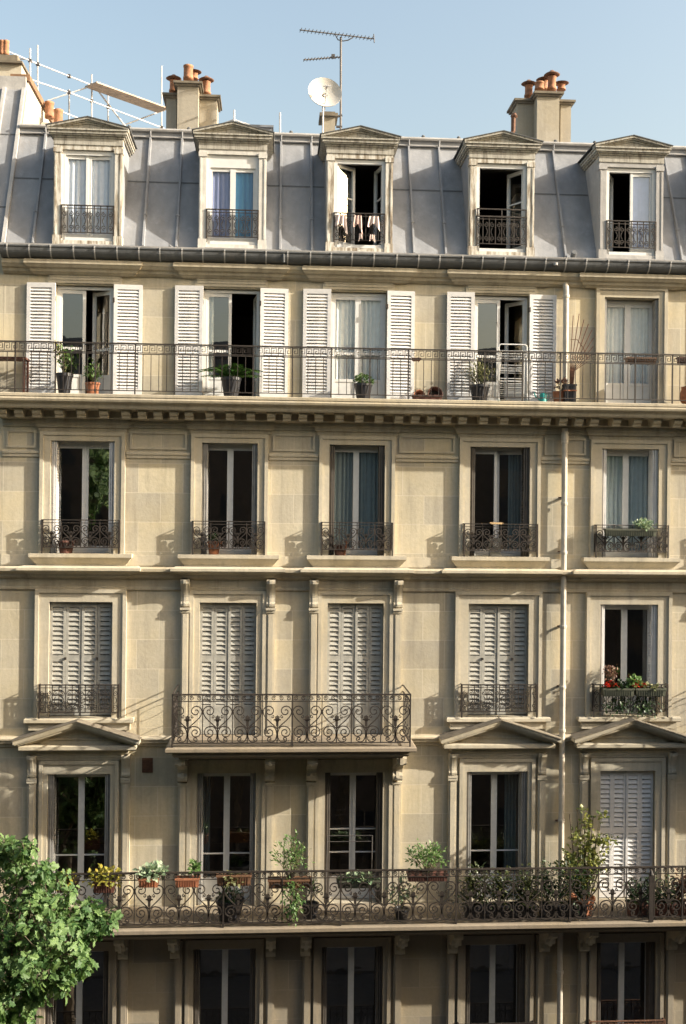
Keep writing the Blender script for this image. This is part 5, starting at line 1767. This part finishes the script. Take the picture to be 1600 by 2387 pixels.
def garment(label, u, v, wd, h, mat, cut):
    """a cloth pegged over the rail: gathered at the top, hanging in folds to a slanting hem"""
    p = at(u, v, -0.06)
    b = MB()
    n, m_ = 16, 10
    vs, fs = [], []
    ph = random.uniform(0, 6)
    for i in range(m_ + 1):
        t = i / m_
        for j in range(n + 1):
            s = j / n - 0.5
            w_ = wd * (0.72 + 0.28 * t)
            drop = h * t * (1.0 + cut * s - 0.25 * math.cos(2 * math.pi * s) * t)
            vs.append((s * w_, -0.012 - 0.030 * (0.4 + t) * math.sin(ph + s * 15 + 0.8 * t), 0.012 - drop))
    for i in range(m_):
        for j in range(n):
            fs.append((i * (n + 1) + j, i * (n + 1) + j + 1, (i + 1) * (n + 1) + j + 1, (i + 1) * (n + 1) + j))
    k0 = len(vs)
    for j in range(n + 1):                       # the short flap behind the rail
        s = j / n - 0.5
        vs += [(s * wd * 0.72, 0.035, 0.012), (s * wd * 0.74, 0.04, -0.09)]
    for j in range(n):
        fs += [(j, j + 1, k0 + 2 * (j + 1), k0 + 2 * j), (k0 + 2 * j, k0 + 2 * j + 2, k0 + 2 * j + 3, k0 + 2 * j + 1)]
    b.add(vs, fs)
    o = b.build('garment', mat, None, p, smooth=True)
    return tag(o, label, 'garment')
garment('white cloth hung over the dormer railing at its left end', 796, 502, 0.27, 0.26, 'garment', 0.7)
garment('salmon and white cloth hung over the middle of the dormer railing', 835, 503, 0.20, 0.26, 'garment_red', 0.6)
garment('white cloth hung over the dormer railing at its right end', 872, 505, 0.27, 0.22, 'garment', 0.35)
garment('small white cloth hung low on the dormer railing, left of a pale pink one', 841, 545, 0.09, 0.12, 'garment', -0.5)
garment('small pale pink cloth hung low on the dormer railing', 868, 548, 0.13, 0.13, 'garment', 0.2)

# ------------------------------------------------------------------ street tree
TY = -5.5
tree = thing('street_tree', 'green street tree with lobed leaves reaching in from the lower left corner', 'tree', (-5.2, TY, 0.14))
tb_ = Vector(tree.location)
b = MB()
def limb(pts, r, r2):
    b.tube([Vector(p) - tb_ for p in pts], r, 8, r2=r2)
limb([(-5.2, TY, 0.1), (-5.15, TY, 2.5), (-5.25, TY + 0.1, 5.0)], 0.19, 0.14)
limb([(-5.25, TY + 0.1, 5.0), (-5.2, TY, 7.0), (-4.8, TY, 8.4), (-4.2, TY, 9.7)], 0.13, 0.02)
limb([(-5.25, TY + 0.1, 5.0), (-5.7, TY + 0.4, 7.0), (-6.2, TY + 0.5, 9.2)], 0.11, 0.03)
limb([(-5.4, TY + 0.1, 6.0), (-5.2, TY + 0.9, 7.6), (-4.7, TY + 1.0, 8.8)], 0.07, 0.02)
b.build('trunk', 'bark', tree)
lumps = []
for (u, v, r_, dy) in ((40, 2010, 48, 0), (22, 1990, 34, 0.3), (70, 2075, 66, 0.2), (128, 2070, 46, 0.0), (60, 2140, 90, -0.3), (150, 2120, 62, 0.1), (196, 2140, 48, 0.2), (238, 2158, 30, 0.1), (215, 2110, 26, 0.2),
                       (120, 2200, 84, -0.2), (185, 2205, 34, 0.1), (40, 2240, 84, 0.0), (165, 2262, 34, 0.0), (110, 2290, 36, 0.1), (30, 2310, 56, 0.2), (0, 2350, 44, 0.2),
                       (-60, 2080, 90, 0.1), (-80, 2200, 120, 0.2), (-70, 2330, 110, 0.3), (-190, 2200, 130, 0.4), (-190, 2340, 120, 0.2), (-60, 2200, 110, 1.0), (-120, 2440, 110, 0.3), (30, 2190, 100, 0.9), (-250, 2300, 110, -0.3), (90, 2150, 70, 0.9)):
    lumps.append((at(u, v, TY + dy) - tb_, r_ * 0.0068))
for u, v, r_ in ((-20, 2390, 80), (50, 2370, 40), (-40, 2300, 80), (75, 2330, 34), (205, 2165, 40), (255, 2150, 22), (100, 2030, 26), (10, 1975, 26), (60, 1985, 22), (140, 2300, 22), (200, 2245, 22)):
    lumps.append((at(u, v, TY + random.uniform(-0.2, 0.3)) - tb_, r_ * 0.0068))
b = MB()
tw = MB()
for (c, r_) in lumps:
    n = int(270 * (r_ / 0.5) ** 2) + 30
    off = [rnd_dir() for _ in range(5)]
    for k in range(n // 6):
        q = rnd_dir(-0.9)
        bulge = 0.72 + 0.42 * max(0.0, max(q.dot(u) for u in off)) ** 4
        p = c + q * r_ * random.uniform(0.5, 1.1) * bulge
        ax = (q + rnd_dir() * 0.7 + Vector((0, 0, 0.1))).normalized()
        a1, a2 = rot_frame(ax)
        tw.tube([p - ax * r_ * 0.5 - Vector((0, 0, 0.04)), p], 0.006, 4, cap=False)
        for j in range(6):
            an = j * 2.4 + random.uniform(-.3, .3)
            st = -0.05 * (j // 3)
            d = (a1 * math.cos(an) + a2 * math.sin(an)) * 0.9 + ax * random.uniform(0.0, 0.6) + Vector((0, 0, -0.3))
            sz = random.uniform(0.06, 0.175)
            leaf(b, p + ax * st + d * 0.03, d, ax + rnd_dir() * 0.5 + Vector((0, -0.2, 0.6)), sz, sz * random.uniform(0.55, 0.72), 'lobed', droop=random.uniform(0.1, 0.5))
b.build('crown', 'leaf_tree', tree)
tw.build('twig', 'bark', tree)

# trees and house ends added outside the frame to block sky light from the lower floors; they show only as mirror images in the panes
def street_copy(k, x, y, label, group):
    t = thing('street_tree', label, 'tree', (x, y, 0.14), group, rz=k * 1.1)
    for ch in list(tree.children):
        c = ch.copy()
        COL.objects.link(c)
        c.parent = t
    return t
for k, x in enumerate((-22.0, -15.5, -9.5, -2.5, 4.5, 10.5, 16.5, 23.0)):
    street_copy(k, x, -17.4, 'leafy street tree added across the street, dark mirror image in the window panes', 'added trees across the street').scale = (1, 1, 1) if k in (3, 4) else (1.5, 1.5, 2.0)  # outer ones stretched taller to shut off more sky
for k, x in enumerate((15.0, 22.0, 29.0, -14.5, -22.0)):
    street_copy(k, x, TY, 'leafy street tree added further along the pavement, outside the photo', 'added trees along the pavement').scale = (1.0, 1.0, 1.0 if x > 0 else 1.6)  # added rows, left ones stretched to screen sky light
for x0, x1, lab in ((52, 66, 'dark brick building added to close the sunny end of the street'), (-66, -52, 'dark brick building added to close the far end of the street')):
    e_ = thing('added_end_building', lab, 'building', ((x0 + x1) / 2, -12, 0))  # added to keep the low bright sky off the facade
    MB().box(-7, 7, -11.9, 30, 0.14, 21).build('wall', 'opposite', e_)
    MB().prismx([(-11.9, 21.0), (30, 21.0), (28.5, 24), (-10.5, 24)], -6.5, 6.5).build('roof', 'zinc_dark', e_)
